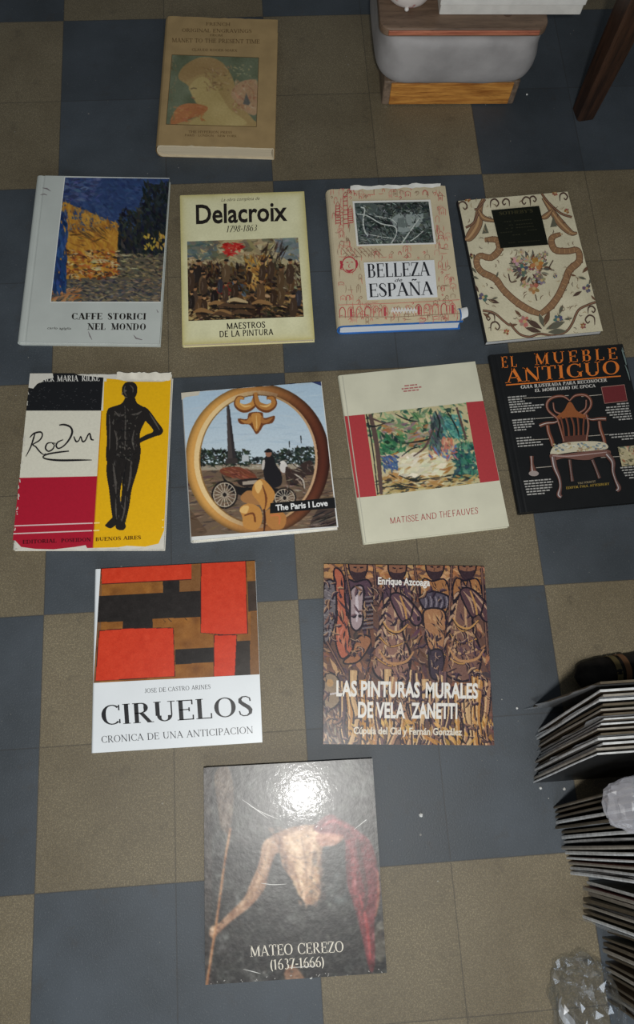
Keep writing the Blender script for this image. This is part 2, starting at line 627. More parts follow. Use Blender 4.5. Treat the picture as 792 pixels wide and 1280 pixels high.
class Picture:
    """a printed picture: a fine mesh whose vertices hold the ink colours"""
    def __init__(self, lay, quad, cell=0.0007, base=(128, 128, 128), seed=1):
        self.lay = lay
        q = lay.loc(quad)
        self.wm = (np.linalg.norm(q[1] - q[0]) + np.linalg.norm(q[2] - q[3])) / 2
        self.hm = (np.linalg.norm(q[3] - q[0]) + np.linalg.norm(q[2] - q[1])) / 2
        self.W, self.Hn = int(self.wm / cell) + 1, int(self.hm / cell) + 1
        self.M = homography(quad, [(0, 0), (self.W - 1, 0), (self.W - 1, self.Hn - 1), (0, self.Hn - 1)])
        self.q = q
        self.a = np.ones((self.Hn, self.W, 3)) * np.array(base, float)
        self.rng = np.random.default_rng(seed)
        Mi = np.linalg.inv(self.M)
        yy, xx = np.mgrid[0:self.Hn, 0:self.W]
        self.xy = hmap(Mi, np.column_stack([xx.ravel(), yy.ravel()])).reshape(self.Hn, self.W, 2)
        self.sc = self.W / max(1.0, abs(quad[1][0] - quad[0][0]))

    def fill(self, pts, col, jit=0.0, alpha=1.0):
        p = hmap(self.M, pts)
        x0, y0 = np.floor(p.min(0)).astype(int)
        x1, y1 = np.ceil(p.max(0)).astype(int) + 1
        x0, y0, x1, y1 = max(0, x0), max(0, y0), min(self.W, x1), min(self.Hn, y1)
        if x1 <= x0 or y1 <= y0:
            return
        yy, xx = np.mgrid[y0:y1, x0:x1]
        ins = np.zeros(xx.shape, bool)
        n = len(p)
        j = n - 1
        for i in range(n):
            yi, yj = p[i, 1], p[j, 1]
            if yi != yj:
                c = ((yi > yy) != (yj > yy)) & (xx < (p[j, 0] - p[i, 0]) * (yy - yi) / (yj - yi) + p[i, 0])
                ins ^= c
            j = i
        c = np.array(col, float)
        if jit:
            c = c + self.rng.normal(0, jit)
        sub = self.a[y0:y1, x0:x1]
        sub[ins] = sub[ins] * (1 - alpha) + c * alpha

    def blob(self, pts, col, jit=0.0, alpha=1.0):
        self.fill(smooth_path(pts, 6, True), col, jit, alpha)

    def line(self, pts, w, col, sm=0, alpha=1.0, jit=0.0):
        if sm:
            pts = smooth_path(pts, sm)
        ws = [p[2] if len(p) > 2 else w for p in pts]
        c = np.array(col, float) + (self.rng.normal(0, jit) if jit else 0)
        for q in strip([p[:2] for p in pts], ws):
            self.fill(q, c, 0, alpha)

    def ell(self, cx, cy, rx, ry, col, rot=0.0, jit=0.0, alpha=1.0):
        c, s = math.cos(rot), math.sin(rot)
        self.fill([(cx + rx * math.cos(a) * c - ry * math.sin(a) * s, cy + rx * math.cos(a) * s + ry * math.sin(a) * c)
                   for a in np.linspace(0, 2 * math.pi, 20, endpoint=False)], col, jit, alpha)

    def dabs(self, box, n, L, Wd, cols, ang=0.0, spread=0.5, jit=10, alpha=0.85, mask=None):
        """brush dabs scattered in a region"""
        x0, y0, x1, y1 = box
        r = self.rng
        for _ in range(n):
            x, y = r.uniform(x0, x1), r.uniform(y0, y1)
            if mask is not None and not mask(x, y):
                continue
            a = (ang(x, y) if callable(ang) else ang) + r.normal(0, spread)
            l, w = L * r.uniform(.5, 1.4), Wd * r.uniform(.6, 1.4)
            c = np.array(cols[r.integers(len(cols))], float) + r.normal(0, jit, 3) * .4 + r.normal(0, jit)
            dx, dy = math.cos(a) * l / 2, math.sin(a) * l / 2
            nx, ny = -math.sin(a) * w / 2, math.cos(a) * w / 2
            b = r.normal(0, w * .5)
            self.fill([(x - dx, y - dy), (x + nx + b * .3, y + ny + b * .3), (x + dx, y + dy), (x - nx, y - ny)], c, 0, alpha)

    def grain(self, amp, size=3):
        n = self.rng.normal(0, 1, (self.Hn // size + 2, self.W // size + 2))
        n = np.kron(n, np.ones((size, size)))[:self.Hn, :self.W]
        self.a += (n * amp)[..., None]

    def cloud(self, amp, size=20, tint=(1, 1, 1)):
        h, w = self.Hn // size + 3, self.W // size + 3
        n = self.rng.normal(0, 1, (h, w))
        ys, xs = np.arange(self.Hn) / size, np.arange(self.W) / size
        yi, xi = ys.astype(int), xs.astype(int)
        fy, fx = (ys - yi)[:, None], (xs - xi)[None, :]
        fy, fx = fy * fy * (3 - 2 * fy), fx * fx * (3 - 2 * fx)
        m = (n[yi][:, xi] * (1 - fy) + n[yi + 1][:, xi] * fy) * (1 - fx) + (n[yi][:, xi + 1] * (1 - fy) + n[yi + 1][:, xi + 1] * fy) * fx
        self.a += (m * amp)[..., None] * np.array(tint, float)

    def blur(self, k=1):
        for _ in range(k):
            p = np.pad(self.a, ((1, 1), (1, 1), (0, 0)), 'edge')
            self.a = (p[:-2, 1:-1] + p[2:, 1:-1] + p[1:-1, :-2] + p[1:-1, 2:] + 2 * p[1:-1, 1:-1]) / 6

    def build(self, name, mat, parent):
        self.lay.step()
        z = self.lay.z
        self.lay.step()
        W, Hn = self.W, self.Hn
        u = np.linspace(0, 1, W)[None, :, None]
        v = np.linspace(0, 1, Hn)[:, None, None]
        q = self.q
        pts = (q[0] * (1 - u) + q[1] * u) * (1 - v) + (q[3] * (1 - u) + q[2] * u) * v
        co = np.concatenate([pts, np.full((Hn, W, 1), z)], 2).reshape(-1, 3).astype(np.float32)
        me = bpy.data.meshes.new(name)
        i = np.arange((Hn - 1) * W).reshape(Hn - 1, W)[:, :-1]
        quads = np.stack([i, i + W, i + W + 1, i + 1], -1).reshape(-1, 4).astype(np.int32)
        nf = len(quads)
        me.vertices.add(len(co))
        me.vertices.foreach_set('co', co.ravel())
        me.loops.add(nf * 4)
        me.loops.foreach_set('vertex_index', quads.ravel())
        me.polygons.add(nf)
        me.polygons.foreach_set('loop_start', np.arange(0, nf * 4, 4, dtype=np.int32))
        me.update(calc_edges=True)
        a = me.color_attributes.new('ink', 'FLOAT_COLOR', 'POINT')
        arr = np.ones((len(co), 4), np.float32)
        arr[:, :3] = lin(np.clip(self.a, 0, 255)).reshape(-1, 3)
        a.data.foreach_set('color', arr.ravel())
        me.materials.append(mat)
        return link(name, me, parent)


# ------------------------------------------------------------------ book bodies
def page_block(parent, w, d, t0, t1, inset, mat, name='page_block', spine_in=0.004):
    """paper block; the fore edge is gently hollow"""
    bm = bmesh.new()
    x0, x1 = -w / 2 + spine_in, w / 2 - inset
    y0, y1 = -d / 2 + inset, d / 2 - inset
    n = 6
    prof = [(x0, t0)]
    for i in range(n + 1):
        f = i / n
        prof.append((x1 - 0.0012 * math.sin(math.pi * f), t0 + (t1 - t0) * f))
    prof.append((x0, t1))
    a = [bm.verts.new((x, y0, z)) for x, z in prof]
    b = [bm.verts.new((x, y1, z)) for x, z in prof]
    bm.faces.new(a)
    bm.faces.new(b)
    k = len(prof)
    for i in range(k):
        bm.faces.new((a[i], a[(i + 1) % k], b[(i + 1) % k], b[i]))
    return bm_obj(name, bm, mat, parent)


def case(parent, w, d, t, mat, board=0.0025, rnd=0.006, groove=0.0, name='cover', over=0.0, rough_edge=0.0, seed=0):
    """a book case: lower board, rounded spine, upper board; C-shaped in section, along the book's height"""
    r = min(rnd, t / 2 - 1e-4)
    prof = [(w / 2, 0), (-w / 2 + r, 0)]
    for i in range(1, 8):
        a = -math.pi / 2 - math.pi * i / 8
        prof.append((-w / 2 + r + r * math.cos(a), t / 2 + (t / 2) * math.sin(a)))
    prof.append((-w / 2 + r, t))
    if groove:
        g = -w / 2 + r
        prof += [(g + 0.004, t), (g + 0.0062, t - groove), (g + 0.0078, t - groove), (g + 0.010, t)]
    prof.append((w / 2, t))
    inner = [(w / 2, t - board)]
    inner.append((-w / 2 + r + 0.0015, t - board))
    ri = r - board * 0.8
    for i in range(1, 6):
        a = math.pi / 2 + math.pi * i / 6
        inner.append((-w / 2 + r + max(ri, .0008) * math.cos(a), t / 2 + (t / 2 - board) * math.sin(a)))
    inner.append((-w / 2 + r + 0.0015, board))
    inner.append((w / 2, board))
    outer_inner = prof + inner
    ny = 24 if rough_edge else 1
    rng = random.Random(seed)
    bm = bmesh.new()
    rows = []
    for j in range(ny + 1):
        y = -d / 2 + d * j / ny
        rows.append([bm.verts.new((x, y, z)) for x, z in outer_inner])
    k = len(outer_inner)
    for j in range(ny):
        for i in range(k):
            bm.faces.new((rows[j][i], rows[j][(i + 1) % k], rows[j + 1][(i + 1) % k], rows[j + 1][i]))
    # end caps as strips between outer and inner contours
    for row in (rows[0], rows[-1]):
        bm.faces.new(row)
    return bm_obj(name, bm, mat, parent)


def jacket_sheet(parent, w, d, t, mat, rnd, name='dust_jacket', over=0.0006, ragged=0.0, seed=1, trim=0.0):
    """paper jacket wrapped round the case: thin shell over spine and upper board, with worn top and bottom edges"""
    rng = random.Random(seed)
    e = over
    r = min(rnd, t / 2) + e
    prof = [(w / 2 + e * .5, -0.0 + 0.0002), (-w / 2 + r, 0.0002)]
    for i in range(1, 8):
        a = -math.pi / 2 - math.pi * i / 8
        prof.append((-w / 2 + r - e + r * math.cos(a), t / 2 + (t / 2 + e) * math.sin(a)))
    n = 26
    for i in range(n + 1):
        prof.append((-w / 2 + r + (w - r + e) * i / n, t + e))
    # turned-in at the fore edge
    prof += [(w / 2 + e, t - 0.001), (w / 2 - 0.002, t - 0.0016)]
    bm = bmesh.new()
    lo, hi, lo2, hi2 = [], [], [], []
    for x, z in prof:
        a = -d / 2 + trim + abs(rng.gauss(0, ragged))
        b = d / 2 - abs(rng.gauss(0, ragged))
        lo.append(bm.verts.new((x, a, z)))
        hi.append(bm.verts.new((x, b, z)))
    for i in range(len(prof) - 1):
        bm.faces.new((lo[i], lo[i + 1], hi[i + 1], hi[i]))
    o = bm_obj(name, bm, mat, parent)
    return o


def book(name, label, cx, cy, ang, group=None):
    return empty(name, (cx, cy, 0.0), math.radians(ang), label, 'book', group or 'art books laid out on the tiled floor')


PAGES_WHITE = pagemat('white_page_edges', (214, 214, 212))
PAGES_CREAM = pagemat('cream_page_edges', (206, 190, 160))

random.seed(5)


def torn_strip(j, w, d, t, f0, f1, deep, seed, col):
    """loose torn strip of jacket paper standing up a little at the head of the book"""
    bm = bmesh.new()
    rg = random.Random(seed)
    n = 22
    a, b = [], []
    for i in range(n + 1):
        x = w * (f0 + (f1 - f0) * i / n)
        a.append(bm.verts.new((x, d / 2 - deep - rg.uniform(0, .0035), t + .0012)))
        b.append(bm.verts.new((x + .001, d / 2 + .001 * math.sin(i * .9) + rg.uniform(0, .0022), t + .0032 + .0010 * math.sin(i * 1.3))))
    for i in range(n):
        bm.faces.new((a[i], a[i + 1], b[i + 1], b[i]))
    return bm_obj('torn_jacket_strip', bm, plain('torn_paper', col, .65), j, True)

# ------------------------------------------------------------------ 1  brown jacketed book, top of the layout
def book_brown():
    w, d, t = .222, .3115, .030
    r = book('art_book', 'thick brown jacketed book with a woman in profile, topmost of the laid out books', .3059, 1.0098, -4.1)
    jm = plain('brown_jacket_paper', (166, 140, 98), .7, .2, .08, 30)
    case(r, w - .003, d - .004, t - .001, plain('pale_cloth_boards', (205, 190, 160), .8), .0025, .010)
    page_block(r, w, d, .0026, t - .0037, .004, PAGES_CREAM)
    j = jacket_sheet(r, w, d, t - .0006, jm, .010, ragged=.0007, seed=2, trim=.001)
    L = Layout([(110, 85), (733, 110), (715, 820), (65, 800)], w, d, t + .0002)
    P = Picture(L, [(152, 303), (630, 322), (618, 700), (125, 685)], .0008, (92, 108, 88), 3)
    P.cloud(9, 26)
    P.blob([(190, 430), (215, 370), (300, 320), (390, 325), (450, 370), (490, 440), (520, 540), (560, 610), (600, 660), (620, 700), (200, 690), (280, 650), (345, 600), (300, 580), (275, 545), (255, 500), (240, 470)], (176, 146, 92))
    P.blob([(250, 480), (300, 430), (370, 440), (420, 520), (470, 600), (560, 690), (260, 690), (340, 620), (350, 590), (300, 575), (275, 545), (258, 510)], (196, 172, 110))
    P.blob([(190, 430), (220, 365), (300, 322), (390, 326), (450, 370), (440, 420), (370, 400), (290, 420), (230, 450)], (166, 132, 84))
    P.dabs((330, 370, 480, 500), 90, 26, 7, [(132, 100, 66), (150, 118, 80), (178, 148, 104)], .6, .7)
    P.line([(258, 492), (275, 486), (292, 490)], 5, (96, 76, 54))
    P.line([(262, 536), (282, 546)], 6, (150, 96, 66))
    P.blob([(150, 660), (190, 590), (260, 570), (350, 590), (330, 625), (230, 665), (160, 690)], (190, 112, 66))
    P.dabs((160, 580, 340, 670), 40, 30, 9, [(198, 122, 72), (178, 98, 62), (206, 138, 86)], -.3, .5)
    P.blob([(480, 520), (520, 460), (600, 440), (625, 470), (622, 620), (580, 630), (520, 580)], (186, 146, 112))
    P.dabs((490, 450, 622, 620), 70, 30, 10, [(192, 140, 108), (204, 172, 136), (170, 116, 88)], 1.2, .6)
    P.fill([(545, 575), (562, 515), (585, 570), (575, 582)], (84, 88, 92))
    P.dabs((490, 360, 610, 440), 22, 16, 6, [(196, 186, 140), (186, 176, 128)], .3, .8)
    P.dabs((140, 320, 180, 680), 30, 30, 5, [(150, 136, 100), (110, 100, 76)], 1.5, .3)
    P.grain(5, 2)
    P.cloud(6, 40)
    P.a = P.a * .72 + np.array([150, 134, 98]) * .28      # faded print
    P.blur(3)
    P.build('cover_picture', INK_MATT, j)
    I = Inks(L)
    for a, b in (((152, 303), (630, 322)), ((630, 322), (618, 700)), ((618, 700), (125, 685)), ((125, 685), (152, 303))):
        I.line([a, b], 3, (104, 84, 54))
    c = (122, 98, 64)
    I.roman('FRENCH', (337, 141), (472, 144), 17, c, .15, .07)
    I.part = 'subject_text'
    I.roman('ORIGINAL ENGRAVINGS', (205, 176), (590, 184), 19, c, .15, .07)
    I.part = 'from_text'
    I.roman('FROM', (360, 201), (430, 203), 11, c, .15, .08)
    I.part = 'period_text'
    I.roman('MANET TO THE PRESENT TIME', (150, 233), (635, 244), 22, c, .15, .07)
    I.part = 'author_text'
    I.roman('CLAUDE ROGER-MARX', (262, 282), (512, 288), 13, c, .15, .08)
    I.part = 'publisher_text'
    I.roman('THE HYPERION PRESS', (248, 732), (485, 737), 13, c, .15, .08)
    I.part = 'city_text'
    I.roman('PARIS \u00b7 LONDON \u00b7 NEW YORK', (228, 750), (512, 756), 11, c, .15, .08)
    I.build('title_lettering', INK_MATT, j)


# ------------------------------------------------------------------ 2  white book with a night painting
def book_white():
    w, d, t = .245, .343, .014
    r = book('art_book', 'large white hardback with a blue and yellow night picture on its cover', .0752, .639, -3.6)
    cm = plain('white_cover_boards', (190, 195, 189), .42, .4, .04, 18)
    c = case(r, w, d, t, cm, .0028, .007, .0009)
    page_block(r, w, d, .0029, t - .0029, .004, PAGES_WHITE)
    L = Layout([(130, 68), (748, 88), (722, 868), (45, 848)], w, d, t)
    P = Picture(L, [(262, 78), (748, 90), (722, 668), (203, 660)], .0008, (40, 44, 52), 7)
    P.fill([(230, 70), (760, 70), (760, 340), (230, 340)], (46, 66, 110))
    P.fill([(520, 250), (600, 240), (640, 120), (760, 110), (760, 450), (500, 450)], (30, 35, 36))
    P.fill([(255, 190), (520, 300), (510, 440), (520, 560), (230, 600)], (190, 134, 48))
    P.fill([(200, 560), (520, 540), (520, 440), (760, 440), (760, 670), (190, 670)], (96, 88, 74))
    P.dabs((230, 70, 760, 330), 700, 34, 13, [(44, 66, 112), (54, 80, 126), (38, 54, 92), (66, 86, 128)], .3, .6, 6, .55)
    P.dabs((260, 80, 420, 190), 120, 40, 13, [(70, 84, 130), (88, 100, 140), (52, 60, 96)], .1, .4)
    P.dabs((520, 230, 760, 450), 420, 40, 13, [(26, 30, 34), (38, 42, 40), (22, 26, 44), (52, 50, 40)], 1.2, .5)
    P.dabs((630, 110, 760, 330), 240, 40, 13, [(26, 32, 34), (36, 44, 40), (20, 26, 40)], 1.3, .5)
    P.dabs((250, 190, 510, 540), 560, 40, 13, [(200, 146, 54), (212, 160, 64), (184, 126, 46), (160, 104, 42)], 1.3, .4, 6, .6, mask=lambda x, y: y > 190 + (x - 250) * .42)
    P.dabs((280, 420, 520, 560), 240, 30, 9, [(180, 96, 44), (120, 66, 36), (60, 48, 36), (206, 176, 120)], .2, .5)
    P.dabs((520, 440, 745, 560), 260, 28, 8, [(120, 106, 80), (92, 86, 72), (148, 130, 90), (60, 58, 52)], .1, .3)
    P.dabs((200, 560, 735, 668), 620, 30, 7, [(96, 94, 92), (128, 112, 84), (66, 68, 74), (150, 130, 100), (52, 54, 60)], .15, .35)
    P.dabs((205, 590, 340, 668), 70, 34, 8, [(170, 112, 66), (190, 136, 90)], -.4, .3)
    P.dabs((210, 240, 275, 610), 240, 50, 14, [(34, 66, 118), (44, 78, 134), (26, 48, 92)], 1.5, .15)
    P.dabs((640, 350, 735, 420), 30, 22, 12, [(206, 176, 70), (190, 150, 60)], 1.5, .3)
    P.dabs((390, 440, 600, 520), 16, 42, 8, [(214, 206, 150), (200, 190, 150)], .05, .1)
    P.dabs((300, 300, 460, 400), 40, 60, 8, [(96, 70, 36), (150, 100, 40)], .5, .3)
    P.blur(1)
    P.build('cover_picture', INK_GLOSS, c)
    I = Inks(L)
    for a, b in (((203, 662), (722, 671)), ((262, 78), (203, 662)), ((262, 77), (748, 89))):
        I.shape = 'picture_edge#%d' % b[0]
        I.line([a, b], 4, (226, 228, 222))
    k = (36, 33, 30)
    I.roman('CAFFE', (304, 747), (448, 749), 31, k, .22, .06, .10, .06, .06)
    I.roman('STORICI', (474, 750), (655, 753), 31, k, .22, .06, .10, .06, .06)
    I.part = 'second_title_text'
    I.roman('NEL', (378, 797), (464, 799), 31, k, .22, .06, .10, .06, .06)
    I.roman('MONDO', (490, 799), (655, 803), 31, k, .22, .06, .10, .06, .06)
    I.part = 'author_text'
    I.sans('carlo agiglia', (190, 791), (302, 795), 11, (62, 58, 54), .004, .25)
    for p in ([(160, 126, 2), (180, 130, 7), (198, 142, 2)], [(150, 158, 2), (168, 155, 5), (182, 160, 2)], [(384, 806, 2), (392, 828, 6), (402, 846, 2)], [(598, 826, 2), (610, 842, 7), (640, 850, 3)], [(704, 706, 2), (712, 720, 5)]):
        I.shape = 'scuff_mark#%d' % p[0][0]
        I.line(p, 3, (128, 120, 122))
    I.build('title_lettering', INK_MATT, c)


# ------------------------------------------------------------------ 3  cream book, battle colours
def book_cream():
    w, d, t = .2315, .309, .0105
    r = book('art_book', 'cream book with a wide dark picture under a large black title', .3408, .6117, -.1)
    cm = plain('yellowed_cream_card', (222, 214, 164), .5, .35, .05, 14)
    c = case(r, w, d, t, cm, .0009, .003)
    page_block(r, w, d, .001, t - .0011, .0022, PAGES_CREAM)
    L = Layout([(52, 75), (690, 62), (745, 810), (75, 838)], w, d, t)
    E = Picture(L, [(56, 76), (690, 62), (745, 810), (77, 838)], .0016, (230, 226, 184), 2)
    yy = np.minimum.reduce([np.arange(E.W)[None, :] + 0 * np.arange(E.Hn)[:, None], (E.W - 1 - np.arange(E.W))[None, :] + 0 * np.arange(E.Hn)[:, None],
                            np.arange(E.Hn)[:, None] + 0 * np.arange(E.W)[None, :], (E.Hn - 1 - np.arange(E.Hn))[:, None] + 0 * np.arange(E.W)[None, :]]).astype(float)
    E.a -= (np.exp(-yy / 4.0) * 34)[..., None] * np.array([.75, 1, 1.7])     # yellowed rim of the old card
    E.cloud(3, 12)
    E.build('front_print', INK_GLOSS, c)
    P = Picture(L, [(95, 313), (660, 297), (690, 697), (107, 718)], .0007, (96, 78, 54), 11)
    P.dabs((90, 295, 680, 440), 420, 70, 24, [(176, 160, 116), (150, 132, 94), (196, 182, 140), (122, 112, 88)], .2, .5)
    P.dabs((560, 290, 690, 400), 80, 60, 22, [(120, 130, 130), (96, 112, 116), (140, 142, 130)], .3, .5)
    P.dabs((95, 310, 240, 400), 60, 60, 20, [(84, 100, 100), (110, 112, 96)], .3, .5)
    P.dabs((90, 430, 690, 720), 700, 44, 15, [(50, 36, 24), (72, 50, 30), (36, 28, 22), (96, 68, 40), (60, 48, 40)], .8, .8)
    P.dabs((100, 420, 260, 600), 110, 34, 11, [(40, 32, 26), (120, 88, 54), (82, 60, 40), (160, 132, 92)], 1.3, .5)
    P.dabs((560, 440, 690, 560), 90, 34, 11, [(150, 136, 104), (176, 166, 130), (110, 92, 66)], 1.3, .6)
    P.dabs((390, 390, 520, 560), 110, 42, 12, [(196, 150, 70), (170, 120, 56), (214, 178, 104), (120, 82, 46)], 1.0, .5)
    P.dabs((110, 600, 400, 712), 110, 60, 12, [(188, 158, 104), (150, 116, 70), (204, 178, 128)], -.35, .3)
    P.dabs((380, 590, 680, 700), 110, 52, 12, [(160, 120, 74), (60, 44, 30), (188, 150, 96), (44, 36, 30)], .15, .4)
    P.dabs((110, 640, 680, 715), 120, 40, 12, [(34, 26, 20), (48, 36, 26)], .1, .5)
    P.dabs((280, 325, 375, 385), 50, 34, 13, [(196, 44, 38), (176, 34, 30), (206, 62, 48)], .1, .4)
    P.dabs((240, 520, 330, 580), 22, 34, 10, [(142, 44, 36), (120, 36, 30)], .5, .4)
    P.dabs((330, 525, 400, 590), 20, 30, 10, [(92, 112, 132), (70, 88, 104)], .8, .4)
    P.dabs((470, 340, 600, 480), 40, 60, 8, [(44, 34, 26), (70, 52, 34)], -1.2, .3)
    rg = random.Random(44)
    for k in range(34):
        x = rg.uniform(115, 670)
        y = rg.uniform(430, 640)
        s_ = rg.uniform(.8, 1.3)
        c0 = rg.choice([(40, 32, 28), (62, 44, 30), (92, 66, 42), (48, 46, 52), (96, 74, 50), (70, 52, 38), (140, 116, 80)])
        P.blob([(x - 12 * s_, y), (x, y - 14 * s_), (x + 13 * s_, y), (x + 16 * s_, y + 34 * s_), (x + 8 * s_, y + 66 * s_), (x - 12 * s_, y + 62 * s_), (x - 17 * s_, y + 30 * s_)], c0, 6)
        P.line([(x - 8, y + 6, 3), (x - 4, y + 28, 6), (x - 8, y + 50, 3)], 4, tuple(min(255, v + 44) for v in c0), 3, .7)
        P.ell(x + rg.uniform(-4, 4), y - 22 * s_, 8 * s_, 10 * s_, rg.choice([(186, 140, 96), (160, 116, 78), (128, 92, 62)]))
        P.ell(x, y - 29 * s_, 10 * s_, 5 * s_, (34, 28, 24))
    for k in range(9):
        x = rg.uniform(120, 660)
        y = rg.uniform(610, 690)
        P.line([(x - 50, y + 8, 8), (x - 14, y - 4, 20), (x + 20, y + 2, 18), (x + 56, y + 12, 7)], 12, rg.choice([(184, 150, 100), (150, 112, 70), (196, 172, 128), (90, 66, 46)]), 4)
        P.line([(x - 40, y + 16, 4), (x + 10, y + 16, 8), (x + 50, y + 20, 4)], 5, (34, 26, 20), 3)
    P.blur(1)
    P.build('cover_picture', INK_GLOSS, c)
    I = Inks(L)
    k = (36, 30, 26)
    I.part = 'series_text'
    I.sans('La obra completa de', (268, 109), (465, 103), 17, (76, 66, 52), -.004, .35)
    I.part = 'title_text'
    I.sans('Delacroix', (140, 222), (606, 209), 97, k, .022)
    I.part = 'dates_text'
    I.roman('1798-1863', (298, 268), (453, 262), 33, (44, 38, 32), .12, .05, .03, .03, 0, .22)
    I.part = 'collection_text'
    I.roman('MAESTROS', (303, 760), (497, 752), 31, k, .15, .12, 0, 0, -.01)
    I.part = 'second_collection_text'
    I.roman('DE LA PINTURA', (267, 800), (538, 788), 31, k, .15, .12, 0, 0, -.01)
    I.build('title_lettering', INK_GLOSS, c)


# ------------------------------------------------------------------ 4  jacket with red sketches
def book_sketches():
    w, d, t = .2215, .288, .028
    r = book('art_book', 'thick beige jacketed book covered in small red line sketches, with blue boards', .6068, .612, 0)
    case(r, w, d - .004, t - .0008, plain('blue_cloth_boards', (44, 104, 176), .6), .0028, .010)
    page_block(r, w, d, .003, t - .004, .004, pagemat('bright_page_edges', (232, 234, 234)), spine_in=.006)
    jm = plain('beige_jacket_paper', (206, 192, 160), .55, .3, .05, 30)
    j = jacket_sheet(r, w, d - .002, t - .0004, jm, .010, ragged=.0006, seed=6, trim=.002)
    L = Layout([(35, 90), (655, 66), (738, 782), (83, 815)], w, d, t + .0004)
    R1, R2, R3 = (186, 60, 70), (206, 116, 104), (150, 118, 96)
    I = Inks(L)
    rg = random.Random(3)

    def ok(x, y):
        return not (165 < x < 600 and 145 < y < 392 + 2) and not (218 < x < 606 and 460 < y < 676)
    # rows of facades, towers, arches, faces
    for _ in range(520):
        x, y = rg.uniform(60, 720), rg.uniform(90, 780)
        xl, xr = 45 + (y - 90) * .065, 650 + (y - 70) * .115
        x = xl + 12 + (x - 60) / 660 * (xr - xl - 30)
        if not ok(x, y):
            continue
        c = rg.choice([R1, R2, R2, R3, R3])
        k = rg.random()
        s = rg.uniform(7, 24)
        if k < .3:
            pts = [(x, y - s, 1), (x + rg.uniform(-3, 3), y, 3), (x + rg.uniform(-4, 4), y + s, 1)]
        elif k < .5:
            pts = [(x - s, y + rg.uniform(-4, 4), 1), (x, y + rg.uniform(-3, 3), 3), (x + s, y + rg.uniform(-4, 4), 1)]
        elif k < .75:
            pts = [(x - s * .5, y + s * .6, 2), (x - s * .45, y - s * .2, 3), (x, y - s * .6, 3), (x + s * .45, y - s * .2, 3), (x + s * .5, y + s * .6, 2)]
        else:
            pts = [(x - s * .5, y, 2), (x, y - s * .4, 3), (x + s * .4, y, 3), (x, y + s * .4, 2), (x - s * .2, y + s * .6, 2)]
        if all(ok(p[0], p[1]) for p in pts):
            I.line(pts, 2.6, c, 3)
    for _ in range(150):                                              # little houses, gables, windows
        x, y = rg.uniform(60, 715), rg.uniform(95, 770)
        x = 45 + (y - 90) * .065 + 14 + (x - 60) / 655 * (570 + (y - 70) * .05)
        w_, h_ = rg.uniform(14, 34), rg.uniform(14, 34)
        if not (ok(x, y) and ok(x + w_, y) and ok(x, y + h_) and ok(x + w_, y + h_)):
            continue
        c = rg.choice([R1, R2, R2, R3, (214, 150, 136)])
        I.line([(x, y + h_, 2), (x, y, 2.4), (x + w_ / 2, y - h_ * .35, 2.4), (x + w_, y, 2.4), (x + w_, y + h_, 2)], 2.2, c)
        if rg.random() < .6:
            I.line([(x + w_ * .3, y + h_ * .4), (x + w_ * .3, y + h_ * .8)], 3, c)
            I.line([(x + w_ * .65, y + h_ * .4), (x + w_ * .65, y + h_ * .8)], 3, c)
    for tx, ty, hh in ((135, 110, 190), (95, 160, 120), (160, 180, 90)):     # a tower
        I.line([(tx - 12, ty + hh), (tx - 10, ty + 20), (tx, ty), (tx + 10, ty + 20), (tx + 14, ty + hh)], 3, R1)
        for k in range(7):
            I.line([(tx - 10, ty + 24 + k * hh / 8), (tx + 12, ty + 22 + k * hh / 8)], 4, R1)
    for k in range(9):                                                         # hatched roof
        I.line([(110 + k * 22, 402), (150 + k * 22, 446)], 3, R3)
    I.ell(150, 490, 40, 44, R1)
    I.ell(150, 491, 35, 39, (206, 192, 160))
    I.line([(105, 470, 10), (112, 490, 16), (104, 512, 8)], 10, R1)
    I.line([(186, 466, 10), (190, 486, 14), (186, 506, 8)], 10, R1)
    I.line([(134, 478), (146, 478)], 4, R1); I.line([(158, 476), (170, 477)], 4, R1)
    I.line([(150, 486), (146, 502), (156, 503)], 3, R1, 3)
    I.line([(130, 516, 4), (150, 524, 12), (172, 512, 4)], 8, R1, 3)
    for k in range(14):                                                        # arcade along the foot
        x = 110 + k * 44
        y = 720 - k * 2.0
        if 350 < x < 500:
            continue
        I.line([(x - 14, y + 48, 3), (x - 14, y + 8, 4), (x, y - 8, 4), (x + 14, y + 8, 4), (x + 14, y + 48, 3)], 4, R2 if k % 3 else R1, 3)
        if k % 4 == 1:
            I.poly([(x - 5, y), (x + 7, y), (x + 7, y + 46), (x - 5, y + 46)], (190, 80, 84))
    I.line([(90, 700), (400, 688), (720, 668)], 3, R2)
    I.line([(88, 762), (400, 760), (735, 738)], 3, R3)
    I.build('jacket_sketches', INK_MATT, j)
    I = Inks(L)
    I.poly([(172, 158), (578, 148), (604, 380), (190, 393)], (232, 230, 222))
    I.poly([(225, 478), (592, 462), (606, 656), (240, 674)], (230, 232, 232))
    I.build('title_panels', INK_MATT, j)
    P = Picture(L, [(182, 168), (568, 158), (592, 372), (200, 385)], .0007, (84, 94, 90), 4)
    P.dabs((180, 158, 595, 385), 260, 40, 14, [(60, 70, 68), (88, 98, 94), (108, 118, 112), (44, 54, 52)], .4, .8)
    P.blob([(370, 262), (430, 215), (520, 205), (540, 232), (510, 290), (420, 320)], (150, 160, 156))
    P.dabs((330, 158, 590, 222), 190, 24, 9, [(34, 42, 40), (52, 60, 56)], .1, .6)
    P.dabs((180, 158, 595, 385), 170, 22, 6, [(34, 42, 40), (48, 56, 52), (122, 132, 126)], .5, .9)
    P.dabs((250, 230, 380, 300), 60, 40, 10, [(36, 44, 42), (54, 62, 58)], .5, .4)
    P.dabs((480, 290, 595, 372), 80, 24, 8, [(46, 54, 50), (66, 76, 72)], .4, .7)
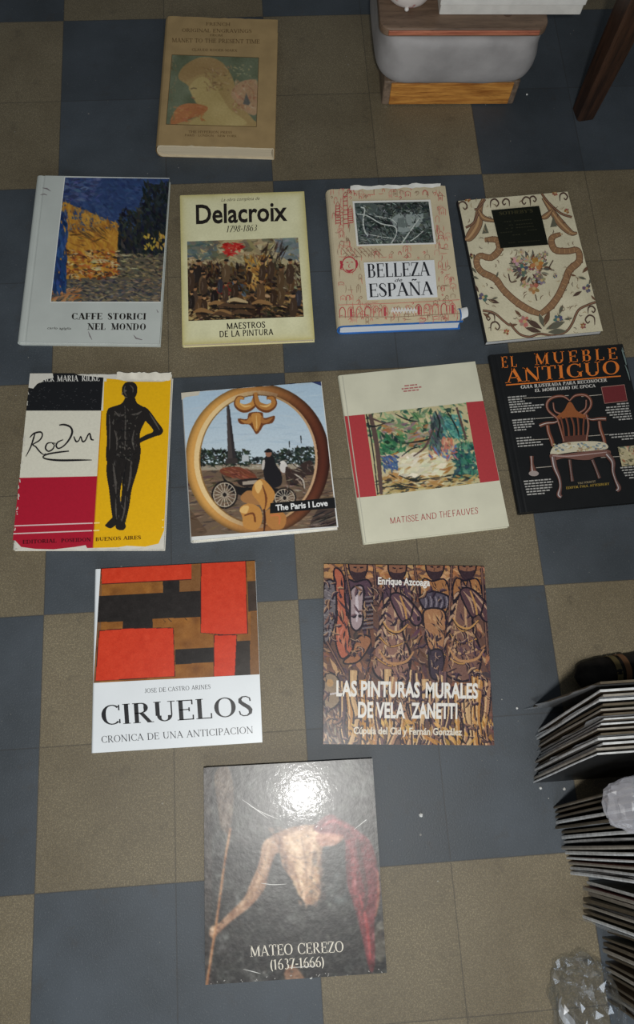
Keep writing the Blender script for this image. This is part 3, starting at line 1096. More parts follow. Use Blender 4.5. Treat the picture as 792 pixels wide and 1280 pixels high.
    P.fill([(404, 290), (406, 246), (448, 242), (456, 280), (440, 296)], (112, 122, 118))
    for pts in ([(215, 190, 10), (235, 200, 12), (226, 260, 10), (232, 310, 11), (250, 340, 8)], [(195, 225, 6), (250, 235, 8), (320, 275, 9), (390, 290, 8), (398, 330, 8), (370, 378, 6)],
                [(520, 245, 5), (480, 300, 9), (425, 378, 10)], [(540, 310, 5), (500, 345, 7), (470, 365, 6)], [(290, 235, 5), (370, 250, 6), (400, 275, 5)], [(250, 330, 4), (330, 345, 5), (380, 350, 4)], [(375, 170, 5), (380, 220, 6), (370, 260, 4)]):
        P.line([(a_, b_, c_ * .62) for a_, b_, c_ in pts], 6, (206, 212, 204) if pts[0][0] != 375 else (40, 46, 44), 4)
    P.dabs((200, 340, 440, 385), 50, 30, 5, [(150, 158, 150), (60, 68, 64)], .1, .5)
    P.dabs((182, 165, 590, 380), 120, 26, 4, [(170, 178, 172), (40, 48, 46)], .7, .8)
    P.grain(6, 1)
    P.build('cover_picture', INK_MATT, j)
    I = Inks(L)
    k = (40, 42, 48)
    I.roman('BELLEZA', (245, 557), (571, 544), 72, k, .15, .05, .07, .035)
    I.part = 'small_word_text'
    I.sans('de', (385, 578), (425, 575), 18, k, .004, .3)
    I.part = 'second_title_text'
    I.roman('ESPA\u00d1A', (252, 659), (586, 643), 70, k, .15, .05, .07, .035)
    I.shape = 'signature_mark'
    for x in range(8):
        I.line([(366 + x * 16, 742, 3), (372 + x * 16, 712, 6), (380 + x * 16, 738, 4), (386 + x * 16, 722, 5)], 5, (232, 228, 220), 3)
    I.line([(362, 730), (495, 724)], 7, (232, 228, 220))
    I.build('title_lettering', INK_MATT, j)
    torn_strip(j, w, d, t, -.30, .46, .0035, 5, (214, 212, 204))
    # jacket corner curled back over the lower board
    bm = bmesh.new()
    n, m = 10, 6
    vs = []
    for i in range(n + 1):
        a = math.radians(-20 + 200 * i / n)
        row = []
        for k2 in range(m + 1):
            f = k2 / m
            rr = .0075 * (1 - .35 * f)
            row.append(bm.verts.new((w / 2 - .008 + .016 * f + rr * .3 * math.sin(a), -d / 2 + .012 + .006 * f + .012 * math.cos(a) * (1 - .2 * f), t + .0016 + rr * (.55 + .5 * math.sin(a)))))
        vs.append(row)
    for i in range(n):
        for k2 in range(m):
            bm.faces.new((vs[i][k2], vs[i + 1][k2], vs[i + 1][k2 + 1], vs[i][k2 + 1]))
    o = bm_obj('curled_flap', bm, [plain('white_jacket_underside', (224, 226, 226), .6), plain('blue_jacket_corner', (48, 106, 176), .6)], j, True)
    for p in o.data.polygons:
        if p.center.x < w / 2 - .0035:
            p.material_index = 1
    o['label'] = 'white curled corner of the jacket with blue inside'


# ------------------------------------------------------------------ 5  cream cover with brocade scrolls
def book_scrolls():
    w, d, t = .213, .297, .012
    r = book('art_book', 'cream catalogue with brown floral scrolls around a black title label', .856, .5903, 3.2)
    c = case(r, w, d, t, plain('black_spine_card', (38, 36, 34), .5), .0006, .0012)
    page_block(r, w, d, .0007, t - .0007, .0012, PAGES_WHITE, spine_in=.002)
    L = Layout([(48, 103), (597, 58), (755, 738), (185, 810)], w, d, t)
    CR, B1, B2, B3, G1, RD, BL = (220, 211, 180), (152, 116, 84), (112, 82, 62), (88, 68, 58), (104, 102, 86), (160, 98, 72), (98, 98, 110)
    E = Picture(L, [(54, 104), (597, 58), (755, 738), (191, 808)], .0016, CR, 5)
    E.cloud(5, 16)
    E.grain(3, 1)
    E.build('front_print', INK_GLOSS, c)
    I = Inks(L)

    def both(pts, wd, col, sm=5):
        """a scroll and its mirror image about the axis of the design"""
        I.line(pts, wd, col, sm)

    def scroll(pts, wd):
        pts = [p if len(p) > 2 else (p[0], p[1], wd) for p in pts]
        pts = [(x, y, k * .8) for x, y, k in pts]
        for i, (x, y, k) in enumerate(smooth_path(pts, 3)):          # acanthus lobes along the band
            a = i * 2.1
            I.ell(x + math.cos(a) * k * .5, y + math.sin(a) * k * .5, k * .36, k * .2, B2 if i % 2 else B1, a + 1.2, 10)
        I.line([(x, y, k + 7) for x, y, k in pts], wd, B2, 5)
        I.line([(x, y, k) for x, y, k in pts], wd, B1, 5)
        sp = smooth_path(pts, 5)
        for i in range(0, len(sp) - 1, 2):
            x, y, k = sp[i]
            dx, dy = sp[i + 1][0] - x, sp[i + 1][1] - y
            l = math.hypot(dx, dy) or 1
            I.line([(x - dy / l * k * .4, y + dx / l * k * .4), (x + dy / l * k * .4, y - dx / l * k * .4)], 2.5, (188, 146, 104))
    scroll([(185, 300, 20), (245, 300, 34), (258, 345, 36), (215, 388, 34), (160, 380, 30), (142, 412, 32), (165, 458, 34), (235, 495, 36), (272, 545, 34), (330, 600, 36), (395, 642, 36), (455, 664, 24)], 34)
    scroll([(560, 268, 16), (515, 290, 30), (530, 345, 34), (590, 352, 32), (640, 348, 30), (646, 400, 34), (600, 445, 36), (578, 500, 36), (545, 570, 34), (505, 625, 36), (455, 664, 24)], 34)
    for pts in ([(180, 95, 10), (160, 150, 26), (150, 220, 44), (110, 285, 40), (85, 300, 8)], [(155, 150, 8), (180, 190, 22), (235, 205, 10)], [(475, 90, 8), (515, 150, 22), (560, 215, 34), (610, 262, 22), (640, 262, 4)], [(520, 150, 6), (490, 180, 24), (462, 190, 6)]):
        I.line([(x, y, k + 6) for x, y, k in pts], 20, B3, 5)
        I.line(pts, 20, B1, 5)
        I.line([(x, y, max(1, k * .25)) for x, y, k in pts], 5, (194, 156, 112), 5)
    for pts in ([(190, 96), (165, 130), (150, 145), (135, 148)], [(90, 240), (130, 215), (155, 165)], [(470, 68), (500, 110), (560, 165), (615, 185)], [(170, 654), (225, 664), (270, 700), (300, 722), (310, 712)], [(310, 722), (350, 765), (400, 778), (450, 762), (520, 768), (580, 745), (612, 700)], [(612, 700), (640, 640), (690, 612), (722, 600)]):
        I.line([(x, y, 12) for x, y in pts], 12, B3, 5)
        I.line([(x, y, 5) for x, y in pts], 5, (150, 110, 84), 5)
    for x, y, s in ((188, 250, 1), (525, 215, 1)):
        I.poly([(x, y - 34 * s), (x + 18, y + 16), (x - 16, y + 20)], G1)
    for cx, cy, s, fl in ((80, 135, 26, 1), (240, 120, 24, 1), (390, 110, 24, -1), (580, 88, 22, 1), (205, 690, 24, -1), (235, 735, 26, 1), (690, 690, 26, -1), (705, 640, 20, 1), (290, 115, 20, -1), (430, 100, 18, 1)):
        I.line([(cx - fl * s, cy + s * .8, 3), (cx - fl * s * .9, cy - s * .6, 7), (cx, cy - s, 8), (cx + fl * s * .7, cy - s * .2, 7), (cx + fl * s * .3, cy + s * .5, 6), (cx - fl * s * .1, cy + s * .1, 5)], 6, B3, 5)
    rg = random.Random(9)

    def flower(x, y, s, col):
        for k in range(6):
            a = k * math.pi / 3 + rg.random()
            I.ell(x + math.cos(a) * s * .6, y + math.sin(a) * s * .6, s * .52, s * .34, tuple(int(v + rg.uniform(-22, 22)) for v in col), a, 10)
        I.ell(x, y, s * .34, s * .34, (200, 172, 120), 0, 10)

    def leaf(x, y, a, l, col):
        c_, s_ = math.cos(a), math.sin(a)
        I.line([(x, y, 2), (x + c_ * l * .5, y + s_ * l * .5, l * .32), (x + c_ * l, y + s_ * l, 1)], 5, col, 4)
    for k in range(70):
        a = rg.uniform(0, 2 * math.pi)
        leaf(405 + math.cos(a) * rg.uniform(30, 80), 440 + math.sin(a) * rg.uniform(25, 70), a + rg.uniform(-.5, .5), rg.uniform(24, 44), rg.choice([B3, G1, B2, (96, 92, 84), (140, 136, 118)]))
    for k in range(26):
        x = 405 + rg.gauss(0, 62)
        y = 420 + rg.gauss(0, 45)
        flower(x, y, rg.uniform(9, 17), rg.choice([(190, 168, 142), (150, 104, 82), (112, 106, 110), (170, 146, 120), (198, 184, 158), (140, 122, 108)]))
    flower(440, 418, 30, (186, 116, 84)); flower(372, 448, 26, BL); flower(345, 405, 24, (206, 180, 150)); flower(425, 540, 26, (178, 124, 92)); flower(462, 500, 20, (150, 140, 136)); flower(380, 520, 18, (190, 160, 130))
    I.line([(300, 470), (310, 510), (340, 505)], 6, B3, 4)
    I.line([(520, 400), (500, 440), (525, 450)], 5, B3, 4)
    I.line([(430, 570), (437, 600)], 5, B3)
    for x, y, s, c0 in ((172, 590, 22, BL), (680, 535, 20, BL), (540, 690, 22, BL), (375, 705, 26, (190, 140, 110)), (660, 718, 14, RD), (120, 385, 14, B3), (100, 100, 14, RD), (535, 68, 14, RD), (285, 760, 14, RD), (590, 158, 12, RD)):
        flower(x, y, s, c0)
    for x, y, a, l in ((150, 500, 3.6, 36), (195, 600, .3, 60), (150, 565, 4.2, 44), (140, 470, 4, 40), (655, 550, 2.6, 50), (690, 515, -1.1, 44), (660, 460, -.8, 50), (600, 470, .2, 30), (470, 730, -1.9, 70), (470, 725, -1.2, 80), (460, 740, -2.6, 90), (480, 740, -.4, 100), (455, 755, -2.9, 80), (490, 755, -.1, 90), (545, 665, -1.2, 50), (570, 690, -.2, 40), (360, 680, -2.4, 44), (340, 720, 2.9, 40), (170, 668, .6, 46), (720, 575, -1.6, 30), (700, 570, .9, 30), (245, 590, 2.9, 30), (225, 545, 3.4, 20), (640, 480, .3, 40), (240, 490, 5, 30)):
        leaf(x, y, a, l, rg.choice([B3, B2, G1]))
    for _ in range(120):                                             # fine scribbled stems between the motifs
        f, g = rg.random(), rg.random()
        x, y = 70 + f * 510 + g * 120, 100 + g * 660
        if 205 < x < 505 and 125 < y < 350:
            continue
        a, l = rg.uniform(0, 6.28), rg.uniform(12, 30)
        I.line([(x, y, 1.5), (x + math.cos(a) * l * .5 + math.sin(a) * 5, y + math.sin(a) * l * .5 - math.cos(a) * 5, 3.5), (x + math.cos(a) * l, y + math.sin(a) * l, 1.5)], 2.5, rg.choice([B3, B2, (150, 132, 104), (176, 154, 120)]), 3)
    I.build('scroll_pattern', INK_GLOSS, c)
    I = Inks(L)
    I.poly([(218, 155), (455, 133), (497, 325), (262, 345)], (24, 27, 20))
    k = (74, 70, 46)
    I.roman("SOTHEBY'S", (258, 180), (424, 165), 17, k, .16, .07)
    for p0, p1 in (((268, 214), (420, 200)), ((280, 232), (425, 219)), ((276, 248), (430, 234)), ((262, 268), (445, 250)), ((322, 279), (392, 272)), ((300, 318), (470, 303))):
        n = int((p1[0] - p0[0]) / 12)
        for i in range(n):
            if rg.random() < .8:
                f0, f1 = i / n, (i + .75) / n
                I.line([(p0[0] + (p1[0] - p0[0]) * f0, p0[1] + (p1[1] - p0[1]) * f0), (p0[0] + (p1[0] - p0[0]) * f1, p0[1] + (p1[1] - p0[1]) * f1)], 4, (52, 52, 38))
    I.build('title_label', INK_GLOSS, c)


# ------------------------------------------------------------------ 6  black, red, yellow jacket with a bronze figure
def book_bronze():
    w, d, t = .239, .308, .016
    r = book('art_book', 'worn jacketed book in black, white, red and yellow with a bronze figure', .0792, .252, -3.2)
    case(r, w - .002, d - .006, t - .0008, plain('grey_white_boards', (200, 198, 190), .7), .0026, .006)
    page_block(r, w, d, .0028, t - .0036, .005, PAGES_CREAM)
    j = jacket_sheet(r, w, d - .001, t - .0004, plain('worn_white_jacket_paper', (214, 210, 198), .6, .3, .06, 40), .006, ragged=.0008, seed=9)
    L = Layout([(130, 45), (752, 45), (722, 825), (60, 810)], w, d, t + .0004)
    K, Y, R, C = (24, 25, 28), (236, 182, 14), (176, 24, 48), (222, 218, 200)
    I = Inks(L)
    I.poly([(122, 110), (145, 110), (160, 92), (190, 74), (228, 64), (229, 44), (320, 44), (340, 52), (449, 62), (440, 208), (112, 208)], K)
    I.poly([(112, 208), (440, 208), (428, 497), (90, 500)], C)
    I.poly([(89, 500), (427, 497), (409, 812), (385, 812), (378, 799), (330, 806), (240, 814), (160, 810), (100, 800), (75, 772), (64, 770)], R)
    I.poly([(462, 66), (510, 70), (560, 80), (620, 84), (690, 84), (742, 72), (750, 60), (725, 740), (700, 800), (640, 812), (560, 806), (520, 812), (409, 812), (427, 497), (440, 208)], Y)
    I.poly([(449, 62), (463, 66), (452, 208), (440, 208)], C)
    I.poly([(440, 208), (444, 208), (413, 812), (409, 812)], (206, 140, 20))
    I.line([(70, 708), (408, 703)], 5, (226, 200, 196)); I.line([(413, 703), (722, 695)], 5, (246, 222, 140))
    I.line([(66, 742), (406, 736)], 5, (226, 200, 196)); I.line([(411, 736), (722, 728)], 5, (246, 222, 140))
    rg = random.Random(4)
    for _ in range(60):                                              # scuffs in the black panel and along the spine
        x, y = rg.uniform(120, 430), rg.uniform(110, 200)
        I.line([(x, y), (x + rg.uniform(-9, 9), y + rg.uniform(-5, 5))], 2.2, (62, 62, 64))
    for _ in range(30):
        y = rg.uniform(110, 790)
        x = 128 - (y - 45) * .088 + rg.uniform(0, 7)
        I.line([(x, y), (x + rg.uniform(0, 4), y + rg.uniform(3, 14))], 4, (206, 202, 190))
    I.build('jacket_print', INK_GLOSS, j)
    P = Picture(L, [(452, 80), (724, 80), (715, 742), (438, 742)], .0007, Y, 3)
    BZ, BH, BD = (34, 30, 28), (96, 90, 84), (20, 19, 20)
    # a plain standing bronze: one arm hanging, the other bent outward with the hand at shoulder level of the hip
    P.blob([(548, 84), (580, 82), (598, 100), (598, 135), (582, 160), (556, 158), (534, 136), (532, 108)], BZ)
    P.blob([(550, 150), (586, 150), (600, 178), (640, 205), (645, 240), (618, 300), (612, 345), (618, 400), (600, 450), (560, 470), (500, 455), (478, 410), (488, 350), (486, 290), (470, 230), (480, 200), (530, 180)], BZ)
    P.blob([(480, 198), (505, 205), (506, 260), (498, 330), (492, 400), (484, 440), (466, 436), (464, 400), (466, 330), (462, 260), (466, 215)], BZ)
    P.blob([(622, 196), (650, 208), (690, 262), (716, 300), (706, 322), (680, 330), (630, 350), (606, 362), (600, 346), (640, 322), (672, 304), (640, 262), (612, 236)], BZ)
    P.blob([(480, 420), (550, 430), (545, 480), (530, 560), (530, 640), (526, 690), (500, 694), (488, 640), (478, 560), (466, 480)], BZ)
    P.blob([(545, 420), (612, 405), (606, 470), (580, 560), (568, 640), (548, 712), (520, 712), (528, 640), (536, 560), (540, 480)], BZ)
    P.blob([(500, 680), (525, 690), (520, 706), (490, 728), (464, 718), (470, 706)], BZ)
    P.blob([(520, 700), (548, 704), (554, 726), (540, 738), (514, 732), (510, 716)], BZ)
    for pts in ([(500, 215, 3), (520, 235, 9), (545, 230, 4)], [(570, 230, 4), (600, 228, 9), (620, 215, 3)], [(545, 190, 2), (548, 260, 5), (548, 330, 5), (546, 390, 2)], [(500, 300, 3), (512, 340, 8), (510, 390, 3)], [(588, 300, 3), (580, 350, 7), (590, 390, 3)],
                [(495, 450, 3), (505, 520, 10), (510, 580, 4)], [(575, 440, 3), (572, 510, 10), (560, 570, 4)], [(508, 600, 3), (510, 650, 7), (512, 680, 3)], [(552, 590, 3), (548, 650, 7), (536, 700, 3)], [(655, 225, 3), (680, 265, 7), (700, 300, 3)], [(476, 230, 2), (480, 300, 6), (478, 390, 3)], [(545, 100, 3), (542, 125, 7), (552, 145, 3)], [(566, 96, 3), (580, 110, 5), (580, 130, 2)]):
        P.line(pts, 5, BH, 4, .8)
    for pts in ([(524, 250, 3), (570, 252, 3)], [(520, 300, 3), (575, 302, 3)], [(520, 345, 3), (575, 345, 3)], [(500, 405, 3), (548, 425, 4), (600, 400, 3)], [(555, 440, 3), (545, 500, 5), (540, 560, 3)]):
        P.line(pts, 4, BD, 3)
    P.dabs((485, 200, 610, 440), 110, 16, 6, [(112, 106, 98), (24, 22, 22), (58, 54, 50)], 1.3, .5, 5, .6, lambda x, y: 494 < x < 600)
    P.dabs((485, 440, 600, 700), 90, 20, 5, [(104, 98, 92), (22, 20, 20), (56, 52, 48)], 1.5, .2, 5, .6, lambda x, y: 490 + (y - 440) * .06 < x < 600 - (y - 440) * .17)
    P.ell(546, 122, 7, 4, BH); P.line([(536, 128, 3), (530, 138, 4), (538, 142, 3)], 3, BH)
    P.line([(540, 150, 3), (556, 152, 4)], 3, BH)
    P.build('cover_picture', INK_GLOSS, j)
    I = Inks(L)
    W = (222, 220, 212)
    I.part = 'author_text'
    I.roman('RAINER', (140, 83), (236, 81), 27, W, .16, .06)
    I.roman('MARIA', (246, 81), (340, 80), 27, W, .16, .06)
    I.roman('RILKE', (354, 79), (432, 78), 27, W, .16, .06)
    I.shape = 'torn_patch'
    I.poly([(128, 46), (228, 44), (226, 62), (190, 72), (182, 84), (160, 90), (145, 112), (124, 108)], (214, 210, 198))
    I.part = 'publisher_text'
    I.roman('EDITORIAL', (106, 787), (252, 785), 16, (92, 12, 26), .2, .09)
    I.roman('POSEIDON', (272, 785), (402, 783), 16, (92, 12, 26), .2, .09)
    I.roman('BUENOS AIRES', (421, 783), (622, 779), 16, (110, 74, 8), .2, .09)
    S = (30, 28, 30)
    I.shape = 'signature_text'
    for pts in ([(155, 306, 4), (148, 330, 7), (136, 368, 6), (116, 408, 3)], [(132, 326, 4), (150, 308, 7), (178, 302, 7), (186, 316, 6), (174, 338, 6), (146, 356, 5), (158, 366, 6), (176, 388, 6), (192, 400, 4), (202, 396, 3)],
                [(228, 348, 4), (208, 352, 6), (200, 372, 7), (212, 386, 6), (230, 378, 6), (238, 360, 5), (228, 350, 4), (244, 352, 3)], [(276, 336, 4), (254, 346, 6), (246, 362, 7), (256, 374, 6), (280, 362, 6), (304, 332, 8), (315, 302, 9), (306, 280, 8), (280, 270, 8), (258, 272, 5)],
                [(322, 322, 5), (332, 344, 7), (344, 340, 5), (352, 322, 5), (360, 344, 7), (372, 340, 6), (384, 316, 6), (392, 310, 6), (398, 334, 8), (410, 338, 4)], [(302, 386, 5), (262, 390, 7), (212, 398, 7), (190, 410, 6), (206, 420, 7), (260, 426, 9), (340, 426, 8), (402, 426, 3)]):
        I.line(pts, 6, S, 5)
    I.build('title_lettering', INK_GLOSS, j)
    torn_strip(j, w, d, t, .11, .495, .010, 8, (216, 210, 194))


# ------------------------------------------------------------------ 7  square photo jacket with a golden oval
def book_oval():
    w, d, t = .2385, .2605, .018
    r = book('art_book', 'squarish photo book with a golden oval frame around a horse carriage', .347, .237, 2.15)
    case(r, w, d - .002, t - .0006, plain('cream_boards', (222, 218, 204), .6), .0026, .006)
    page_block(r, w, d, .0028, t - .0034, .004, PAGES_WHITE)
    j = jacket_sheet(r, w, d, t - .0003, plain('white_jacket_edge', (222, 222, 218), .35, .5, .04, 40), .006, ragged=.0004, seed=12)
    L = Layout([(40, 95), (685, 45), (762, 713), (85, 773)], w, d, t + .0004)
    P = Picture(L, [(46, 97), (684, 46), (757, 708), (90, 755)], .00065, (178, 198, 212), 8)
    for i in range(60):
        y = 60 + i * 7
        f = i / 59
        P.fill([(30, y), (780, y), (780, y + 8), (30, y + 8)], (176 + 30 * f, 200 + 18 * f, 218 + 6 * f))
    P.dabs((60, 90, 700, 340), 90, 120, 8, [(196, 210, 218), (170, 192, 208)], -.05, .1, 3, .4)
    P.fill([(30, 428), (780, 420), (800, 800), (30, 800)], (112, 92, 74))
    P.dabs((60, 430, 760, 760), 420, 60, 8, [(128, 104, 82), (92, 76, 62), (146, 122, 98), (74, 62, 54)], -.1, .2)
    P.fill([(60, 435), (700, 420), (700, 445), (60, 455)], (164, 152, 132))
    P.dabs((80, 360, 350, 432), 300, 26, 10, [(38, 48, 40), (54, 62, 48), (30, 38, 34)], .2, .8)
    P.dabs((340, 350, 720, 425), 420, 28, 11, [(36, 46, 42), (50, 58, 48), (28, 36, 36)], .2, .8, mask=lambda x, y: y > 412 - (x - 340) * .30)
    P.dabs((120, 405, 680, 445), 60, 16, 5, [(170, 160, 146), (110, 100, 90), (196, 190, 180), (60, 54, 52)], 0, .2)
    P.fill([(318, 385), (350, 382), (350, 412), (318, 414)], (190, 196, 198))
    P.fill([(247, 158), (253, 150), (260, 158), (291, 398), (254, 402)], (74, 66, 64))
    P.fill([(253, 150), (260, 158), (291, 398), (276, 400)], (50, 46, 48))
    P.fill([(244, 400), (298, 396), (300, 422), (244, 424)], (60, 54, 52))
    P.line([(590, 295, 5), (592, 330, 4)], 4, (40, 42, 44)); P.line([(536, 320, 4), (538, 350, 4)], 4, (40, 42, 44))

    def wheel(cx, cy, rx, ry):
        for k in range(16):
            a = k * math.pi / 8
            P.line([(cx, cy), (cx + rx * math.cos(a), cy + ry * math.sin(a))], 3, (200, 188, 168))
        for k in range(36):
            a, b = k * math.pi / 18, (k + 1) * math.pi / 18
            P.line([(cx + rx * math.cos(a), cy + ry * math.sin(a)), (cx + rx * math.cos(b), cy + ry * math.sin(b))], 9, (34, 28, 26))
            P.line([(cx + rx * .9 * math.cos(a), cy + ry * .9 * math.sin(a)), (cx + rx * .9 * math.cos(b), cy + ry * .9 * math.sin(b))], 4, (196, 182, 160))
        P.ell(cx, cy, 9, 9, (34, 28, 26))
    P.blob([(225, 470), (250, 500), (310, 530), (400, 530), (500, 540), (540, 560), (500, 575), (330, 570), (260, 540)], (26, 24, 26))
    wheel(240, 565, 56, 60)
    wheel(515, 580, 50, 44)
    P.blob([(218, 458), (235, 442), (300, 438), (360, 462), (388, 490), (350, 500), (290, 488), (250, 480)], (116, 62, 44))
    P.dabs((235, 445, 370, 490), 30, 40, 7, [(140, 80, 56), (92, 48, 36)], .4, .2)
    P.blob([(300, 500), (400, 490), (410, 520), (330, 530)], (44, 34, 32))
    P.fill([(320, 505), (390, 498), (392, 516), (322, 520)], (170, 156, 140))
    P.blob([(420, 402), (440, 384), (462, 392), (476, 430), (500, 470), (498, 520), (450, 535), (426, 500), (416, 450)], (30, 28, 32))
    P.ell(440, 376, 15, 17, (150, 104, 84))
    P.blob([(422, 366), (440, 354), (458, 364), (456, 370), (424, 372)], (26, 26, 30))
    P.blob([(412, 412), (424, 408), (420, 446), (410, 450)], (200, 192, 184))
    P.ell(510, 440, 18, 26, (212, 206, 200)); P.ell(506, 418, 12, 8, (222, 216, 208))
    P.blob([(520, 440), (560, 450), (600, 420), (640, 412), (650, 470), (610, 480), (590, 510), (530, 520)], (58, 44, 40))
    P.line([(560, 470, 5), (600, 500, 7), (606, 540, 6)], 6, (190, 180, 166), 3)
    P.line([(590, 440, 5), (570, 430, 10)], 6, (196, 190, 180))
    P.dabs((520, 430, 650, 560), 60, 34, 6, [(40, 34, 34), (150, 134, 118), (84, 68, 58)], .6, .5)
    # oval frame, lit gold on the left, brown on the right
    n = 90
    cx, cy = 393, 402
    for ring in range(12):
        f0, f1 = ring / 12, (ring + 1) / 12
        for k in range(n):
            a0, a1 = 2 * math.pi * k / n, 2 * math.pi * (k + 1) / n
            rx0, ry0 = 332 - 68 * f0, 346 - 54 * f0
            rx1, ry1 = 332 - 68 * f1, 346 - 54 * f1
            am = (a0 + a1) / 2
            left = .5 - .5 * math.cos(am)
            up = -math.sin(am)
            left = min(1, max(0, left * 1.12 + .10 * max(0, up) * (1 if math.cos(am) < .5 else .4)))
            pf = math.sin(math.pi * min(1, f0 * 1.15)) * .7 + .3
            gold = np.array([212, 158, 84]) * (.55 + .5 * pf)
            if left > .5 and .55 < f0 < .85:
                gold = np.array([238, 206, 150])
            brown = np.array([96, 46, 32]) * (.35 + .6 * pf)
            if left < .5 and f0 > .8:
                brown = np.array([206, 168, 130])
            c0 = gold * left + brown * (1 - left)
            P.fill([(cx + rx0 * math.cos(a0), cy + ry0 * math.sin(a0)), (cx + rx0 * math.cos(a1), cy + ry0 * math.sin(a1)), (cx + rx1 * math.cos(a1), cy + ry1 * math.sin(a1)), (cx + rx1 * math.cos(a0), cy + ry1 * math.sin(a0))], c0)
    GO, GD, GL = (196, 138, 70), (116, 66, 34), (230, 186, 116)
    for s, c0 in ((-1, GO), (1, (180, 122, 62))):
        X = lambda x: 380 + s * x
        P.line([(X(-2), 100, 20), (X(10), 150, 30), (X(50), 172, 36), (X(84), 152, 30), (X(78), 122, 22), (X(52), 122, 14)], 26, GD, 6)
        P.line([(X(0), 96, 14), (X(10), 144, 22), (X(50), 164, 28), (X(82), 148, 22), (X(76), 122, 16), (X(54), 124, 10)], 20, c0, 6)
        P.line([(X(20), 156, 3), (X(50), 160, 9), (X(72), 146, 5)], 6, GL, 5)
    P.blob([(352, 190), (410, 188), (420, 214), (468, 204), (458, 236), (420, 246), (404, 270), (384, 288), (366, 262), (350, 244), (310, 240), (300, 216), (340, 218)], GD)
    P.blob([(362, 196), (402, 194), (404, 240), (384, 276), (368, 242)], GO)
    P.blob([(310, 222), (340, 224), (356, 204), (362, 236), (330, 238)], (186, 128, 66))
    P.blob([(460, 210), (424, 222), (408, 202), (406, 236), (440, 234)], (168, 110, 58))
    P.line([(384, 200, 3), (386, 262, 6)], 5, GL)
    P.blob([(312, 575), (350, 545), (400, 570), (420, 610), (380, 610), (330, 600)], (170, 120, 72))
    P.blob([(400, 495), (430, 505), (470, 560), (452, 610), (420, 640), (396, 600), (366, 560), (372, 520)], GO)
    P.blob([(376, 520), (400, 498), (414, 520), (392, 560)], GL)
    P.line([(412, 520, 4), (430, 580, 10), (424, 630, 4)], 6, GD, 4)
    P.blob([(310, 625), (350, 605), (400, 625), (412, 680), (385, 725), (330, 712), (320, 665)], GO)
    P.blob([(308, 640), (325, 616), (350, 618), (340, 650)], GL)
    P.line([(330, 660, 6), (370, 650, 9), (380, 690, 8)], 8, GD, 4)
    P.blob([(430, 640), (470, 630), (520, 660), (510, 715), (460, 722), (430, 690)], (182, 124, 66))
    P.line([(450, 660, 6), (490, 660, 8), (490, 700, 6)], 8, (206, 120, 72), 4)
    P.line([(420, 630, 8), (424, 680, 10), (420, 735, 6)], 8, (66, 36, 24), 4)
    P.blob([(56, 620), (90, 640), (130, 690), (160, 735), (95, 750), (80, 700)], (84, 64, 48), 0, .6)
    P.blob([(650, 660), (720, 580), (757, 640), (757, 708), (640, 716)], (58, 46, 44), 0, .7)
    P.dabs((640, 650, 757, 710), 30, 80, 4, [(30, 26, 30), (120, 104, 92)], -.35, .1)
    P.blur(1)
    P.build('cover_picture', INK_GLOSS, j)
    I = Inks(L)
    I.shape = 'torn_corner'
    I.poly([(40, 96), (128, 86), (120, 108), (60, 116), (46, 128), (42, 128)], (208, 200, 182))
    I.shape = 'blue_worn_edge'
    I.poly([(520, 50), (600, 40), (684, 46), (688, 66), (640, 48), (580, 52), (545, 58)], (52, 62, 104))
    I.shape = 'title_banner'
    I.poly([(452, 603), (752, 577), (758, 625), (450, 650)], (20, 20, 22))
    I.sans('The Paris I Love', (478, 637), (716, 615), 26, (236, 236, 234), .028)
    I.build('title_banner', INK_GLOSS, j)


